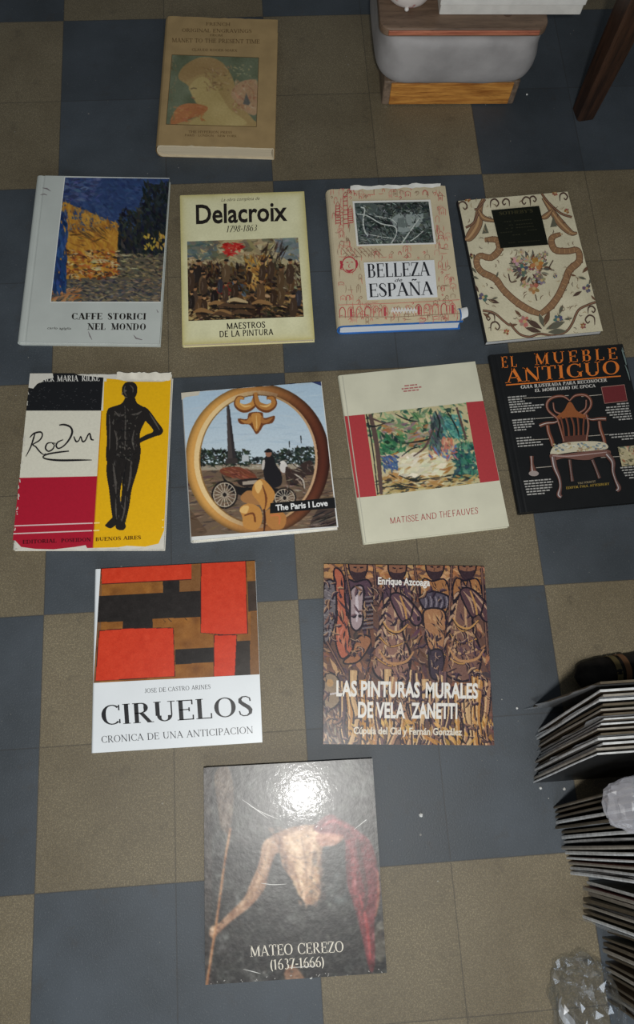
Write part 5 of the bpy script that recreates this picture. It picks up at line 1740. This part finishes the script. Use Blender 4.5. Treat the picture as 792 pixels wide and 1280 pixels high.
# ------------------------------------------------------------------ 12  dark laminated book, nearest
def book_dark():
    w, d, t = .2515, .284, .018
    r = book('art_book', 'dark laminated book with a figure holding a staff, nearest of the laid out books', .368, -.3884, -.9)
    c = case(r, w, d, t, plain('dark_laminate', (60, 52, 48), .35), .0026, .006)
    page_block(r, w, d, .0028, t - .0028, .003, PAGES_CREAM)
    L = Layout([(45, 65), (715, 22), (770, 873), (48, 920)], w, d, t)
    P = Picture(L, [(48, 66), (715, 22), (770, 873), (50, 920)], .0007, (52, 50, 46), 13)
    P.cloud(12, 34)
    P.cloud(9, 9)
    P.dabs((40, 30, 780, 400), 260, 60, 24, [(64, 62, 56), (78, 76, 70), (50, 50, 46), (70, 72, 66)], .5, .9, 6, .5)
    P.dabs((480, 300, 620, 600), 90, 46, 20, [(58, 66, 66), (76, 82, 78), (44, 52, 52)], .6, .8, 6, .5)
    P.dabs((60, 640, 760, 910), 220, 60, 26, [(34, 32, 30), (44, 40, 36), (28, 27, 26)], .4, .8, 4, .6)
    P.fill([(45, 60), (80, 60), (78, 920), (45, 920)], (66, 52, 46), 0, .6)
    SK, SH, SD = (172, 126, 92), (204, 160, 120), (112, 74, 54)
    # torso seen between dark cloths, one arm out to the staff
    P.blob([(300, 345), (350, 312), (420, 290), (520, 285), (580, 300), (575, 350), (520, 370), (512, 440), (508, 560), (480, 600), (452, 600), (425, 570), (396, 510), (356, 450), (345, 400), (320, 400)], SK)
    P.dabs((300, 300, 420, 560), 70, 40, 18, [(120, 84, 62), (96, 70, 54), (140, 100, 74)], 1.1, .4, 6, .55, lambda x, y: abs(x - (340 + (y - 330) * .36)) < 24)
    P.dabs((470, 330, 520, 610), 50, 40, 16, [(84, 70, 60), (108, 80, 62)], 1.4, .3, 6, .55)
    P.blob([(360, 340), (430, 310), (500, 320), (480, 380), (470, 470), (465, 560), (440, 560), (410, 480), (380, 420)], SH)
    P.dabs((360, 310, 500, 600), 80, 50, 16, [(206, 160, 118), (226, 186, 142), (184, 134, 96)], 1.3, .4, 6, .6, lambda x, y: 350 + (y - 330) * .28 < x < 500)
    P.line([(430, 330, 3), (446, 420, 6), (452, 520, 4)], 5, SD, 4, .6)
    P.line([(380, 400, 3), (420, 420, 7), (470, 410, 3)], 5, SD, 4, .6)
    P.blob([(300, 340), (345, 340), (330, 400), (305, 470), (285, 540), (240, 600), (180, 650), (120, 690), (95, 690), (140, 640), (200, 580), (228, 520), (262, 440), (275, 370)], SK)
    P.line([(310, 350, 10), (290, 430, 16), (256, 520, 16), (190, 610, 10)], 12, SH, 5, .7)
    P.line([(325, 400, 4), (300, 480, 8), (270, 560, 6)], 6, SD, 5, .7)
    P.blob([(66, 720), (74, 690), (100, 678), (150, 652), (160, 662), (120, 700), (100, 720), (84, 738)], SK)
    for k in range(4):
        P.line([(70 + k * 7, 708 - k * 9, 5), (92 + k * 8, 712 - k * 9, 6)], 5, SH if k % 2 else SD)
    P.line([(153, 300, 8), (128, 440, 9), (100, 640, 10), (78, 780, 10), (56, 920, 10)], 9, (172, 108, 62), 4)
    P.line([(150, 300, 3), (125, 440, 3), (97, 640, 3), (75, 780, 3), (53, 920, 3)], 3, (214, 156, 98), 4)
    P.blob([(90, 90), (140, 60), (165, 140), (160, 260), (145, 320), (115, 300), (100, 200)], (150, 118, 92), 0, .55)
    # red cloak over the far shoulder
    P.blob([(480, 300), (540, 245), (600, 270), (660, 310), (710, 360), (738, 470), (742, 580), (722, 660), (722, 830), (708, 872), (692, 830), (668, 720), (640, 610), (612, 520), (606, 420), (600, 340), (540, 330)], (118, 40, 44))
    for pts, c0 in (([(620, 340, 8), (640, 440, 22), (640, 540, 14), (676, 680, 8)], (150, 54, 56)), ([(680, 360, 8), (712, 460, 18), (714, 600, 12), (700, 760, 8)], (116, 34, 40)), ([(500, 300, 6), (560, 270, 14), (620, 300, 8)], (176, 74, 78)), ([(660, 560, 6), (690, 680, 14), (704, 820, 8)], (178, 58, 58)), ([(655, 340, 10), (668, 440, 20), (690, 560, 14), (672, 640, 6)], (84, 44, 40)), ([(735, 470, 6), (738, 560, 12), (726, 650, 5)], (170, 92, 66))):
        P.line(pts, 10, c0, 6, .85)
    P.blob([(490, 330), (540, 318), (600, 330), (570, 365), (510, 370)], (196, 128, 100), 0, .8)
    P.blob([(725, 690), (762, 670), (770, 760), (750, 830), (725, 800)], (120, 108, 86), 0, .5)
    P.blob([(360, 870), (395, 840), (440, 890), (440, 915), (380, 915)], (176, 124, 88), 0, .8)
    P.blur(7)
    P.a = P.a * .78 + np.mean(P.a, axis=2, keepdims=True) * .22  # colours greyed: puts the haze of glare over the cover into the print
    P.a = (P.a - 60) * 1.05 + 50
    P.cloud(13, 14, (.9, 1, .95))
    P.cloud(12, 5)
    P.dabs((50, 40, 770, 900), 500, 22, 9, [(46, 44, 42), (92, 84, 76), (70, 66, 60)], .6, .9, 8, .28)
    P.grain(4, 2)
    P.blur(1)
    P.build('cover_picture', INK_FOIL, c)
    I = Inks(L)
    k = (222, 214, 196)
    I.roman('MATEO CEREZO', (228, 809), (598, 790), 44, k, .12, .05, .07, .035)
    I.part = 'dates_text'
    I.roman('(1637-1666)', (308, 862), (520, 849), 42, k, .12, .05, .06, .035)
    rg = random.Random(6)
    I.shape = 'scratches'
    for p in ([(200, 190, 1), (250, 225, 3), (300, 262, 1)], [(230, 215, 1), (290, 245, 2.5), (340, 265, 1)], [(270, 518, 1), (320, 524, 3), (372, 521, 1)], [(640, 305, 1), (690, 265, 3)], [(200, 858, 1), (240, 868, 3), (268, 876, 1)], [(380, 852, 1), (440, 849, 3), (490, 846, 1)]):
        I.line(p, 2, (206, 204, 198), 4)
    for _ in range(40):
        y = rg.choice([rg.uniform(868, 905)])
        x = rg.uniform(60, 760)
        I.line([(x, y + 30 - (x - 50) * .06), (x + rg.uniform(-6, 6), y + 30 - (x - 50) * .06 + 4)], 2.5, (170, 166, 160))
    I.build('title_lettering', INK_FOIL, c)


for fn in (book_brown, book_white, book_cream, book_sketches, book_scrolls, book_bronze, book_oval, book_bands, book_chair, book_red, book_mural, book_dark):
    fn()


# ------------------------------------------------------------------ props: wood, wrap, jar, box, table, sleeves, film
def wood(name, c0, c1, axis=(1, 14, 14), scale=6.0, rough=0.5, dist=3.0):
    m, nt, b = nodemat(name)
    tc = N(nt, 'ShaderNodeTexCoord')
    mp = N(nt, 'ShaderNodeMapping')
    mp.inputs['Scale'].default_value = axis
    nt.links.new(tc.outputs['Object'], mp.inputs['Vector'])
    f = noise(nt, mp.outputs[0], scale, 5, 0.62)
    f2 = noise(nt, mp.outputs[0], scale * 5, 3, 0.6)
    a = ramp(nt, f, 0.38, 0.62, rgba(c0), rgba(c1))
    out = mixrgb(nt, ramp(nt, f2, 0.55, 0.72, (0, 0, 0, 1), (0.7, 0.7, 0.7, 1)), a, tuple(x * 0.45 for x in rgba(c0)[:3]) + (1,))
    nt.links.new(out, b.inputs['Base Color'])
    b.inputs['Roughness'].default_value = rough
    return m


def film(name, opacity=0.18, tint=(0.86, 0.88, 0.9), rough=0.12, edge=0.55, mirror=False):
    """clear plastic: mostly see-through, glossy at the folds"""
    m = bpy.data.materials.new(name)
    m.use_nodes = True
    nt = m.node_tree
    for n in list(nt.nodes):
        nt.nodes.remove(n)
    out = N(nt, 'ShaderNodeOutputMaterial')
    tr = N(nt, 'ShaderNodeBsdfTransparent')
    tr.inputs[0].default_value = (0.95, 0.96, 0.97, 1)
    pr = N(nt, 'ShaderNodeBsdfPrincipled')
    pr.inputs['Base Color'].default_value = tint + (1,)
    pr.inputs['Roughness'].default_value = rough
    pr.inputs['Specular IOR Level'].default_value = 0.8
    if mirror:
        nt.nodes.remove(pr)
        pr = N(nt, 'ShaderNodeBsdfGlossy')
        pr.inputs['Color'].default_value = tint + (1,)
        pr.inputs['Roughness'].default_value = rough
    fr = N(nt, 'ShaderNodeLayerWeight')
    fr.inputs[0].default_value = 0.22
    fac = math_node(nt, 'MINIMUM', math_node(nt, 'MULTIPLY_ADD', fr.outputs['Facing'], edge, opacity), 1.0)
    mx = N(nt, 'ShaderNodeMixShader')
    nt.links.new(fac, mx.inputs[0])
    nt.links.new(tr.outputs[0], mx.inputs[1])
    nt.links.new(pr.outputs[0], mx.inputs[2])
    nt.links.new(mx.outputs[0], out.inputs[0])
    return m


def rounded_box(bm, w, d, h, rc, seg=6, taper=0.0, z0=0.0, re=0.004):
    """box with rounded vertical corners and softened rims"""
    def ring(grow, z, tp):
        vs = []
        for cx, cy, a0 in ((1, 1, 0), (-1, 1, 90), (-1, -1, 180), (1, -1, 270)):
            hx, hy = w / 2 - tp - rc, d / 2 - tp - rc
            for k in range(seg + 1):
                a = math.radians(a0 + 90 * k / seg)
                vs.append(bm.verts.new((cx * hx + (rc - grow) * math.cos(a), cy * hy + (rc - grow) * math.sin(a), z)))
        return vs
    rings = [ring(re, z0, taper), ring(re * .3, z0 + re * .3, taper), ring(0, z0 + re, taper * .9), ring(0, z0 + h - re, 0), ring(re * .3, z0 + h - re * .3, 0), ring(re, z0 + h, 0)]
    n = len(rings[0])
    for a, b in zip(rings[:-1], rings[1:]):
        for i in range(n):
            bm.faces.new((a[i], a[(i + 1) % n], b[(i + 1) % n], b[i]))
    bm.faces.new(rings[0][::-1])
    bm.faces.new(rings[-1])


def lathe(bm, prof, n=40):
    rows = []
    for r, z in prof:
        rows.append([bm.verts.new((r * math.cos(2 * math.pi * k / n), r * math.sin(2 * math.pi * k / n), z)) for k in range(n)])
    for a, b in zip(rows[:-1], rows[1:]):
        for i in range(n):
            bm.faces.new((a[i], a[(i + 1) % n], b[(i + 1) % n], b[i]))
    bm.faces.new(rows[0][::-1])
    bm.faces.new(rows[-1])


# --- oak block, wrapped bundle, board, jar and box, standing behind the books
SA = math.radians(-1.6)
SX, SY = .752, .957


def stack_pt(x, y, z):
    return (SX + x * math.cos(SA) - y * math.sin(SA), SY + x * math.sin(SA) + y * math.cos(SA), z)


t = empty('wooden_block', stack_pt(0, .11, 0), SA, 'oak block on the floor under the grey wrapped bundle', 'wooden block')
bm = bmesh.new()
rounded_box(bm, .262, .20, .056, .004, 3, 0, 0, .002)
bm_obj('block_body', bm, wood('greyed_side_wood', (96, 80, 66), (126, 106, 88), (14, 1, 14)), t)
bm = bmesh.new()
rounded_box(bm, .236, .004, .050, .0018, 2, 0, .003, .001)
o = bm_obj('front_panel', bm, wood('oak_front', (150, 92, 34), (206, 144, 66), (2.2, 10, 26), 5.0), t)
o.location = (.001, -.1005, 0)
o['label'] = 'golden oak front with dark grain'

t = empty('wrapped_bundle', stack_pt(0, .108, .0562), SA, 'grey cloth wrapped bundle between the oak block and the brown board', 'bundle')
bm = bmesh.new()
W_, D_, H_ = .315, .235, .106
nu, nv = 96, 26
rows = []
rg = random.Random(41)
wr = [(rg.uniform(0, 6.28), rg.uniform(3, 12), rg.uniform(.2, 1), rg.uniform(0, 6.28)) for _ in range(9)]
for j in range(nv + 1):
    f = j / nv
    a = -math.pi / 2 + math.pi * f
    ez = abs(math.sin(a)) ** .42 * (1 if a > 0 else -1)
    er = max(abs(math.cos(a)), 1e-4) ** .13
    z = H_ / 2 + ez * H_ / 2
    row = []
    for i in range(nu):
        b = 2 * math.pi * i / nu
        cx = abs(math.cos(b)) ** .36 * (1 if math.cos(b) > 0 else -1)
        cy = abs(math.sin(b)) ** .36 * (1 if math.sin(b) > 0 else -1)
        wid = 1 - .055 * (1 - f) - .02 * f
        x, y = cx * W_ / 2 * er * wid, cy * D_ / 2 * er * (1 - .03 * (1 - f))
        n = sum(s * math.sin(x * k * 9 + z * k * 6 + p) * math.sin(z * k * 5 + y * 12 + q) for p, k, s, q in wr) * .0016
        row.append(bm.verts.new((x + cx * n, y + cy * n, min(H_, max(0, z + (n * .4 if 0.1 < f < .9 else 0))))))
    rows.append(row)
for a, b in zip(rows[:-1], rows[1:]):
    for i in range(nu):
        bm.faces.new((a[i], a[(i + 1) % nu], b[(i + 1) % nu], b[i]))
bm.faces.new(rows[0][::-1])
bm.faces.new(rows[-1])
w0 = bm_obj('wrapping', bm, plain('grey_wrapping_cloth', (152, 148, 146), .6, .35, .14, 16, .8, 26), t, True)

t = empty('wooden_board', stack_pt(-.004, .122, .1624), SA, 'brown wooden board with rounded corners on top of the grey bundle', 'board')
bm = bmesh.new()
rounded_box(bm, .298, .245, .017, .020, 8, 0, 0, .0025)
bd = bm_obj('board_top', bm, wood('worn_brown_board', (98, 78, 62), (122, 99, 80), (2, 14, 14), 5), t)
bm = bmesh.new()
rounded_box(bm, .268, .004, .009, .0016, 2, 0, .004, .001)
o = bm_obj('front_edge', bm, wood('reddish_edge_wood', (150, 84, 62), (190, 118, 88), (2, 10, 30), 5), t)
o.location = (0, -.1222, 0)
o['label'] = 'reddish bare wood front edge'
bm = bmesh.new()
lathe(bm, [(.0001, .0), (.0085, .0), (.0085, .0003), (.0001, .0003)], 24)
o = bm_obj('dark_knot', bm, plain('dark_knot', (78, 54, 40), .6), t)
o.location = (.078, -.088, .0170)

t = empty('ceramic_jar', stack_pt(-.100, .078, .1796), 0, 'white ceramic jar with pinkish marks standing on the brown board', 'jar')
bm = bmesh.new()
lathe(bm, [(.030, 0), (.034, .0008), (.0375, .004), (.041, .011), (.0435, .022), (.0445, .040), (.043, .062), (.038, .078), (.030, .088), (.026, .094), (.028, .104), (.031, .108), (.028, .108), (.024, .098), (.0001, .092)], 48)
m, nt, b = nodemat('marked_white_glaze')
tc = N(nt, 'ShaderNodeTexCoord')
f = noise(nt, tc.outputs['Object'], 90, 3)
nt.links.new(ramp(nt, f, .60, .70, rgba((214, 204, 196)), rgba((176, 116, 110))), b.inputs['Base Color'])
b.inputs['Roughness'].default_value = .35
bm_obj('jar_body', bm, m, t, True)
bm = bmesh.new()
lathe(bm, [(.0001, 0), (.003, .0004), (.0042, .003), (.003, .006), (.0001, .007)], 14)
o = bm_obj('glaze_drip', bm, plain('white_glaze', (214, 208, 202), .4), t, True)
o.location = (-.006, -.0385, .0)

t = empty('white_box', stack_pt(.078, .115, .1796), SA, 'flat white cardboard box overhanging the brown board on its right', 'box')
bm = bmesh.new()
rounded_box(bm, .252, .17, .040, .002, 2, 0, 0, .0012)
bm_obj('box_body', bm, plain('white_card', (206, 202, 194), .65, .3, .06, 50, .15, 80), t)
bm = bmesh.new()
rounded_box(bm, .256, .174, .022, .002, 2, 0, .020, .0012)
bm_obj('box_lid', bm, plain('white_card_lid', (212, 209, 202), .65, .3, .05, 50, .15, 80), t)

# --- dark wooden table at the upper right; one leg comes into view
t = empty('wooden_table', (1.02, .935, 0), math.radians(8), 'dark wooden table whose leg stands at the upper right', 'table')
dw = wood('dark_stained_wood', (38, 24, 16), (64, 41, 27), (14, 14, 1.2), 6, .42)
for lx, ly in ((0, 0), (.52, 0), (.52, .46), (0, .46)):
    bm = bmesh.new()
    rows = []
    for z, s in ((0, .0170), (.002, .0180), (.10, .0205), (.30, .0245), (.44, .0270), (.50, .0270)):
        rows.append([bm.verts.new((sx * s + ex, sy * s + ey, z)) for sx, sy, ex, ey in
                     ((-1, -1, .004, 0), (1, -1, -.004, 0), (1, -1, 0, .004), (1, 1, 0, -.004), (1, 1, -.004, 0), (-1, 1, .004, 0), (-1, 1, 0, -.004), (-1, -1, 0, .004))])
    for a, b in zip(rows[:-1], rows[1:]):
        for i in range(8):
            bm.faces.new((a[i], a[(i + 1) % 8], b[(i + 1) % 8], b[i]))
    bm.faces.new(rows[0][::-1])
    bm.faces.new(rows[-1])
    o = bm_obj('leg', bm, dw, t)
    o.location = (lx, ly, 0)
for x, y, w_, d_ in ((.26, 0, .47, .02), (.26, .46, .47, .02), (0, .23, .02, .41), (.52, .23, .02, .41)):
    bm = bmesh.new()
    rounded_box(bm, w_, d_, .07, .002, 2, 0, .43, .001)
    o = bm_obj('rail', bm, dw, t)
    o.location = (x, y, 0)
bm = bmesh.new()
rounded_box(bm, .62, .56, .025, .01, 5, 0, .50, .003)
o = bm_obj('tabletop', bm, dw, t)
o.location = (.26, .23, 0)

# --- record sleeves standing on edge along the right side
EDGE_L = plain('pale_sleeve_edge', (186, 187, 186), .6, .3, .2, 90)
EDGE_M = plain('greyish_sleeve_edge', (136, 130, 120), .65, .3, .16, 90)
EDGE_D = plain('browned_sleeve_edge', (86, 77, 63), .7, .3, .18, 90)
FACES = [plain('sleeve_face_' + n, c_, .4, .4, .12, 25) for n, c_ in (('umber', (70, 58, 44)), ('olive', (62, 60, 46)), ('black', (30, 30, 30)), ('grey', (110, 106, 102)), ('red', (112, 40, 36)), ('pale', (158, 150, 138)))]
FILM_T = film('sleeve_film', .10)
GROUP = 'record sleeves standing along the right edge'
ORD = ['front', 'second', 'third', 'fourth', 'fifth', 'sixth', 'seventh', 'eighth', 'ninth', 'tenth', 'eleventh', 'twelfth', 'thirteenth', 'fourteenth', 'fifteenth', 'sixteenth', 'seventeenth', 'eighteenth']


def sleeve(x, y, lean, th, dx, face, edge, bend, rgs, label, with_film=False, h=.302, yaw=0.0, film_out=.012):
    t = empty('record_sleeve', (x, y, 0), math.radians(yaw), label, 'record sleeve', GROUP)
    t.rotation_euler = (math.radians(-lean), 0, math.radians(yaw))
    bm = bmesh.new()
    n, L_ = 8, .31
    rows = []
    for j in range(n + 1):
        f = j / n
        z = h * f
        b = bend * math.sin(math.pi * f)
        k = th / 2 * (1 - .25 * f * f)
        xo = dx * f + .0008 * math.sin(7 * f + rgs)
        rows.append([bm.verts.new(p) for p in ((xo, b - k, z), (xo - .0006, b, z), (xo, b + k, z), (xo + L_, b + k, z), (xo + L_ + .0006, b, z), (xo + L_, b - k, z))])
    fs = []
    for a, b in zip(rows[:-1], rows[1:]):
        for i in range(6):
            q = bm.faces.new((a[i], a[(i + 1) % 6], b[(i + 1) % 6], b[i]))
            q.material_index = 0 if i in (2, 5) else 1
    for r_ in (rows[0][::-1], rows[-1]):
        q = bm.faces.new(r_)
        q.material_index = 1
    bm_obj('cardboard', bm, [face, edge], t)
    if with_film:
        bm = bmesh.new()
        g = []
        rr = random.Random(int(rgs * 1000))
        for j in range(9):
            f = j / 8
            z = h * (.02 + f * .99)
            b = bend * math.sin(math.pi * f) - th / 2 - .0005
            xo = dx * f
            g.append((bm.verts.new((xo - film_out * rr.uniform(.2, 1.0), b + rr.uniform(-.0004, .0004), z)), bm.verts.new((xo + .004, b, z)), bm.verts.new((xo + L_, b, z))))
        for p, q in zip(g[:-1], g[1:]):
            bm.faces.new((p[0], p[1], q[1], q[0]))
            bm.faces.new((p[1], p[2], q[2], q[1]))
        o = bm_obj('plastic_outer', bm, FILM_T, t)
        o['label'] = 'clear plastic outer'
    return t


def row(n, p0, p1, lean0, lean1, dx0, dx1, where, faces, edges, seed, films, jit=.004):
    rg = random.Random(seed)
    gap = abs(p1[1] - p0[1]) / max(1, n - 1)
    for i in range(n):
        f = i / max(1, n - 1)
        x = p0[0] + (p1[0] - p0[0]) * f + rg.uniform(-jit, jit)
        y = p0[1] + (p1[1] - p0[1]) * f + rg.uniform(-.04, .04) * gap
        th = gap * rg.uniform(.40, .70)
        e = edges[i % len(edges)]
        word = {EDGE_L: 'pale edged', EDGE_M: 'grey edged', EDGE_D: 'brown edged'}[e]
        pos = ORD[i] if i < n - 1 else 'rearmost'
        sleeve(x, y, lean0 + (lean1 - lean0) * f, th, dx0 + (dx1 - dx0) * f, faces[i % len(faces)], e, rg.uniform(-.0006, .0010), rg.random() * 9,
               '%s record sleeve, %s in the %s' % (word, pos if pos in ('front', 'rearmost') else pos + ' from front', where), i in films)


F = FACES
L, M, D = EDGE_L, EDGE_M, EDGE_D
row(14, (.741, -.299), (.759, -.226), 8.5, 8.0, -.010, -.012, 'largest upright stack at right', [F[2], F[3], F[0], F[3], F[1], F[0], F[0], F[5], F[0], F[0], F[1]], [L, M, L, L, D, M, L, L, D, M, D, L, M, L], 3, (4, 8, 12))
row(14, (.773, -.428), (.762, -.337), 6.0, 8.5, -.004, -.004, 'stack under the milky plastic bag', [F[3], F[0], F[5], F[4], F[3], F[5], F[3], F[0], F[1], F[0], F[0]], [L, L, M, L, L, M, L, L, D, D, L, D, D, D], 5, (1, 6, 9))
row(7, (.785, -.486), (.795, -.442), 4.5, 4.0, 0, 0, 'small third stack at right', [F[1], F[3], F[0], F[1], F[3], F[4]], [L, D, M, D, M, M, L], 7, (0, 3))
row(13, (.801, -.594), (.813, -.500), 1.5, 6.0, 0, 0, 'nearest stack beside crumpled film', [F[0], F[1], F[0]], [D, M, D, D, D, M, D], 9, (2,))
sleeve(.755, -.190, 3.2, .004, -.002, F[2], EDGE_D, .0004, 4.2, 'dark loose sleeve leaning behind the largest upright stack', True, .285, 0.0, .022)

# --- rolled dark cloth behind the sleeves
t = empty('cloth_roll', (.818, -.150, 0), math.radians(4), 'rolled dark patterned cloth lying behind the upright sleeves', 'cloth roll')
bm = bmesh.new()
rows_ = []
nseg, nr = 34, 28
rg = random.Random(14)
for i in range(nseg + 1):
    f = i / nseg
    x = -.002 + .27 * f
    r_ = ((.021 + .008 * f)) * (math.sqrt(max(0, 1 - (1 - min(1, f / .09)) ** 2)) if f < .09 else 1) + .0004
    ro = []
    for k in range(nr):
        a = 2 * math.pi * k / nr
        rr = r_ * (1 + .05 * math.sin(3 * a + 14 * f) + .035 * math.sin(5 * a - 30 * f) + .03 * math.sin(46 * f + 2 * a))
        ro.append(bm.verts.new((x, rr * math.cos(a), max(.0, .0255 + rr * math.sin(a)))))
    rows_.append(ro)
for i, (a, b) in enumerate(zip(rows_[:-1], rows_[1:])):
    for k in range(nr):
        q = bm.faces.new((a[k], a[(k + 1) % nr], b[(k + 1) % nr], b[k]))
bm.faces.new(rows_[0][::-1])
bm.faces.new(rows_[-1])
bm_obj('cloth', bm, plain('dark_patterned_cloth', (36, 33, 30), .75, .2, .5, 45, .6, 60), t, True)
for x0, c_ in ((.052, (98, 84, 48)), (.066, (112, 76, 46))):
    bm = bmesh.new()
    g = []
    for i in range(5):
        x = x0 + .0022 * i
        r_ = .021 + .008 * (x / .27) + .0018
        g.append([bm.verts.new((x + .004 * math.sin(2 * math.pi * k / 26), r_ * 1.03 * math.cos(2 * math.pi * k / 26), .0255 + r_ * 1.03 * math.sin(2 * math.pi * k / 26))) for k in range(26)])
    for a, b in zip(g[:-1], g[1:]):
        for k in range(26):
            bm.faces.new((a[k], a[(k + 1) % 26], b[(k + 1) % 26], b[k]))
    bm_obj('tan_band', bm, plain('tan_woven_band', c_, .8), t, True)


# --- plastic
def crumple(name, label, loc, size, seed, mat, amp, tail=False, flat=.0):
    rg = random.Random(seed)
    bm = bmesh.new()
    bmesh.ops.create_icosphere(bm, subdivisions=4, radius=1.0)
    dirs = [(Vector((rg.gauss(0, 1), rg.gauss(0, 1), rg.gauss(0, 1))).normalized(), rg.uniform(.4, 1), rg.uniform(3, 13), rg.uniform(0, 6)) for _ in range(22)]
    for v in bm.verts:
        p = v.co.normalized()
        s = 0
        for dv, a, k, ph in dirs:
            s += a * abs(math.sin(p.dot(dv) * k + ph))
        s = (s / 9 - .6) * amp
        q = p * (1 + s)
        e = lambda t_: abs(t_) ** .72 * (1 if t_ > 0 else -1)
        v.co = Vector((e(q.x) * size[0], e(q.y) * size[1], e(q.z) * size[2]))
    mz = min(v.co.z for v in bm.verts)
    for v in bm.verts:
        v.co.z -= mz
    r_ = empty(name, loc, 0, label, 'plastic')
    bm_obj('film', bm, mat, r_)
    return r_


milky = film('milky_plastic', .26, (.46, .45, .48), .22)
crumple('plastic_bag', 'milky translucent plastic bag lying on top of the second sleeve stack', (.785, -.310, .3000), (.056, .027, .017), 21, milky, .45)
clear = film('clear_crumpled_film', .07, (.9, .93, .98), .09, .40, True)
cf = crumple('plastic_film', 'crumpled clear plastic film on the floor by the nearest sleeve stack', (.752, -.592, 0), (.028, .044, .036), 33, clear, 1.3)
bm = bmesh.new()                                                 # the twisted tail of the film
g = []
rg = random.Random(3)
for i in range(15):
    f = i / 14
    x, y, z = -.012 + .075 * f, -.03 - .040 * f, .045 + .012 * math.sin(f * 5)
    g.append([bm.verts.new((x + .010 * math.sin(k * 1.3) * (1 - .5 * f), y + (k - 2.5) * .006 * (1 - .3 * f), z + .007 * math.sin(k * 2.1 + i * .8) + rg.uniform(-.001, .001))) for k in range(6)])
for a, b in zip(g[:-1], g[1:]):
    for k in range(5):
        bm.faces.new((a[k], a[k + 1], b[k + 1], b[k]))
for sx, sy, ex, ey, zz in ((-.022, -.030, -.034, .020, .050), (-.004, -.050, .052, -.082, .062), (.020, -.045, .078, -.070, .070)):
    pr = None
    for i in range(13):
        f = i / 12
        x, y = sx + (ex - sx) * f + .004 * math.sin(f * 9 + sx * 90), sy + (ey - sy) * f + .003 * math.cos(f * 7)
        wv = .0045 * math.sin(math.pi * min(1, f + .12)) + .0008
        cu = [bm.verts.new((x - wv, y - wv, zz + .002 * math.sin(i * 2.2))), bm.verts.new((x, y, zz + .0045)), bm.verts.new((x + wv, y + wv, zz + .002 * math.cos(i * 1.7)))]
        if pr:
            bm.faces.new((pr[0], pr[1], cu[1], cu[0]))
            bm.faces.new((pr[1], pr[2], cu[2], cu[1]))
        pr = cu
bm_obj('twisted_tail', bm, film('bright_folded_film', .35, (.88, .91, .95), .08), cf)

# --- crumbs of plaster on the floor
rg = random.Random(8)
wm = plain('white_plaster_crumb', (206, 206, 202), .8)
CR = [(.5625, -.3335, 'white plaster crumb right of the nearest dark book', .0030), (.728, -.190, 'small crumb left of the largest upright stack', .0018), (.7475, -.3085, 'small crumb below the front of the largest stack', .0020),
      (.783, -.312, 'small crumb between the two largest sleeve stacks', .0022), (.876, .972, 'crumb by the oak block at its right corner', .0022), (.914, .985, 'crumb between the oak block and the table leg', .0020), (.386, -.535, 'crumb at the lower edge of the nearest dark book', .0020)]
for x, y, lb, s in CR:
    bm = bmesh.new()
    bmesh.ops.create_icosphere(bm, subdivisions=2, radius=s)
    for v in bm.verts:
        v.co *= rg.uniform(.75, 1.15)
        v.co.z = max(-s * .6, v.co.z * .7)
    mz = min(v.co.z for v in bm.verts)
    for v in bm.verts:
        v.co.z -= mz
    o = bm_obj('plaster_crumb', bm, wm)
    o.location = (x, y, 0)
    tag(o, lb, 'crumb', 'plaster crumbs on the floor')
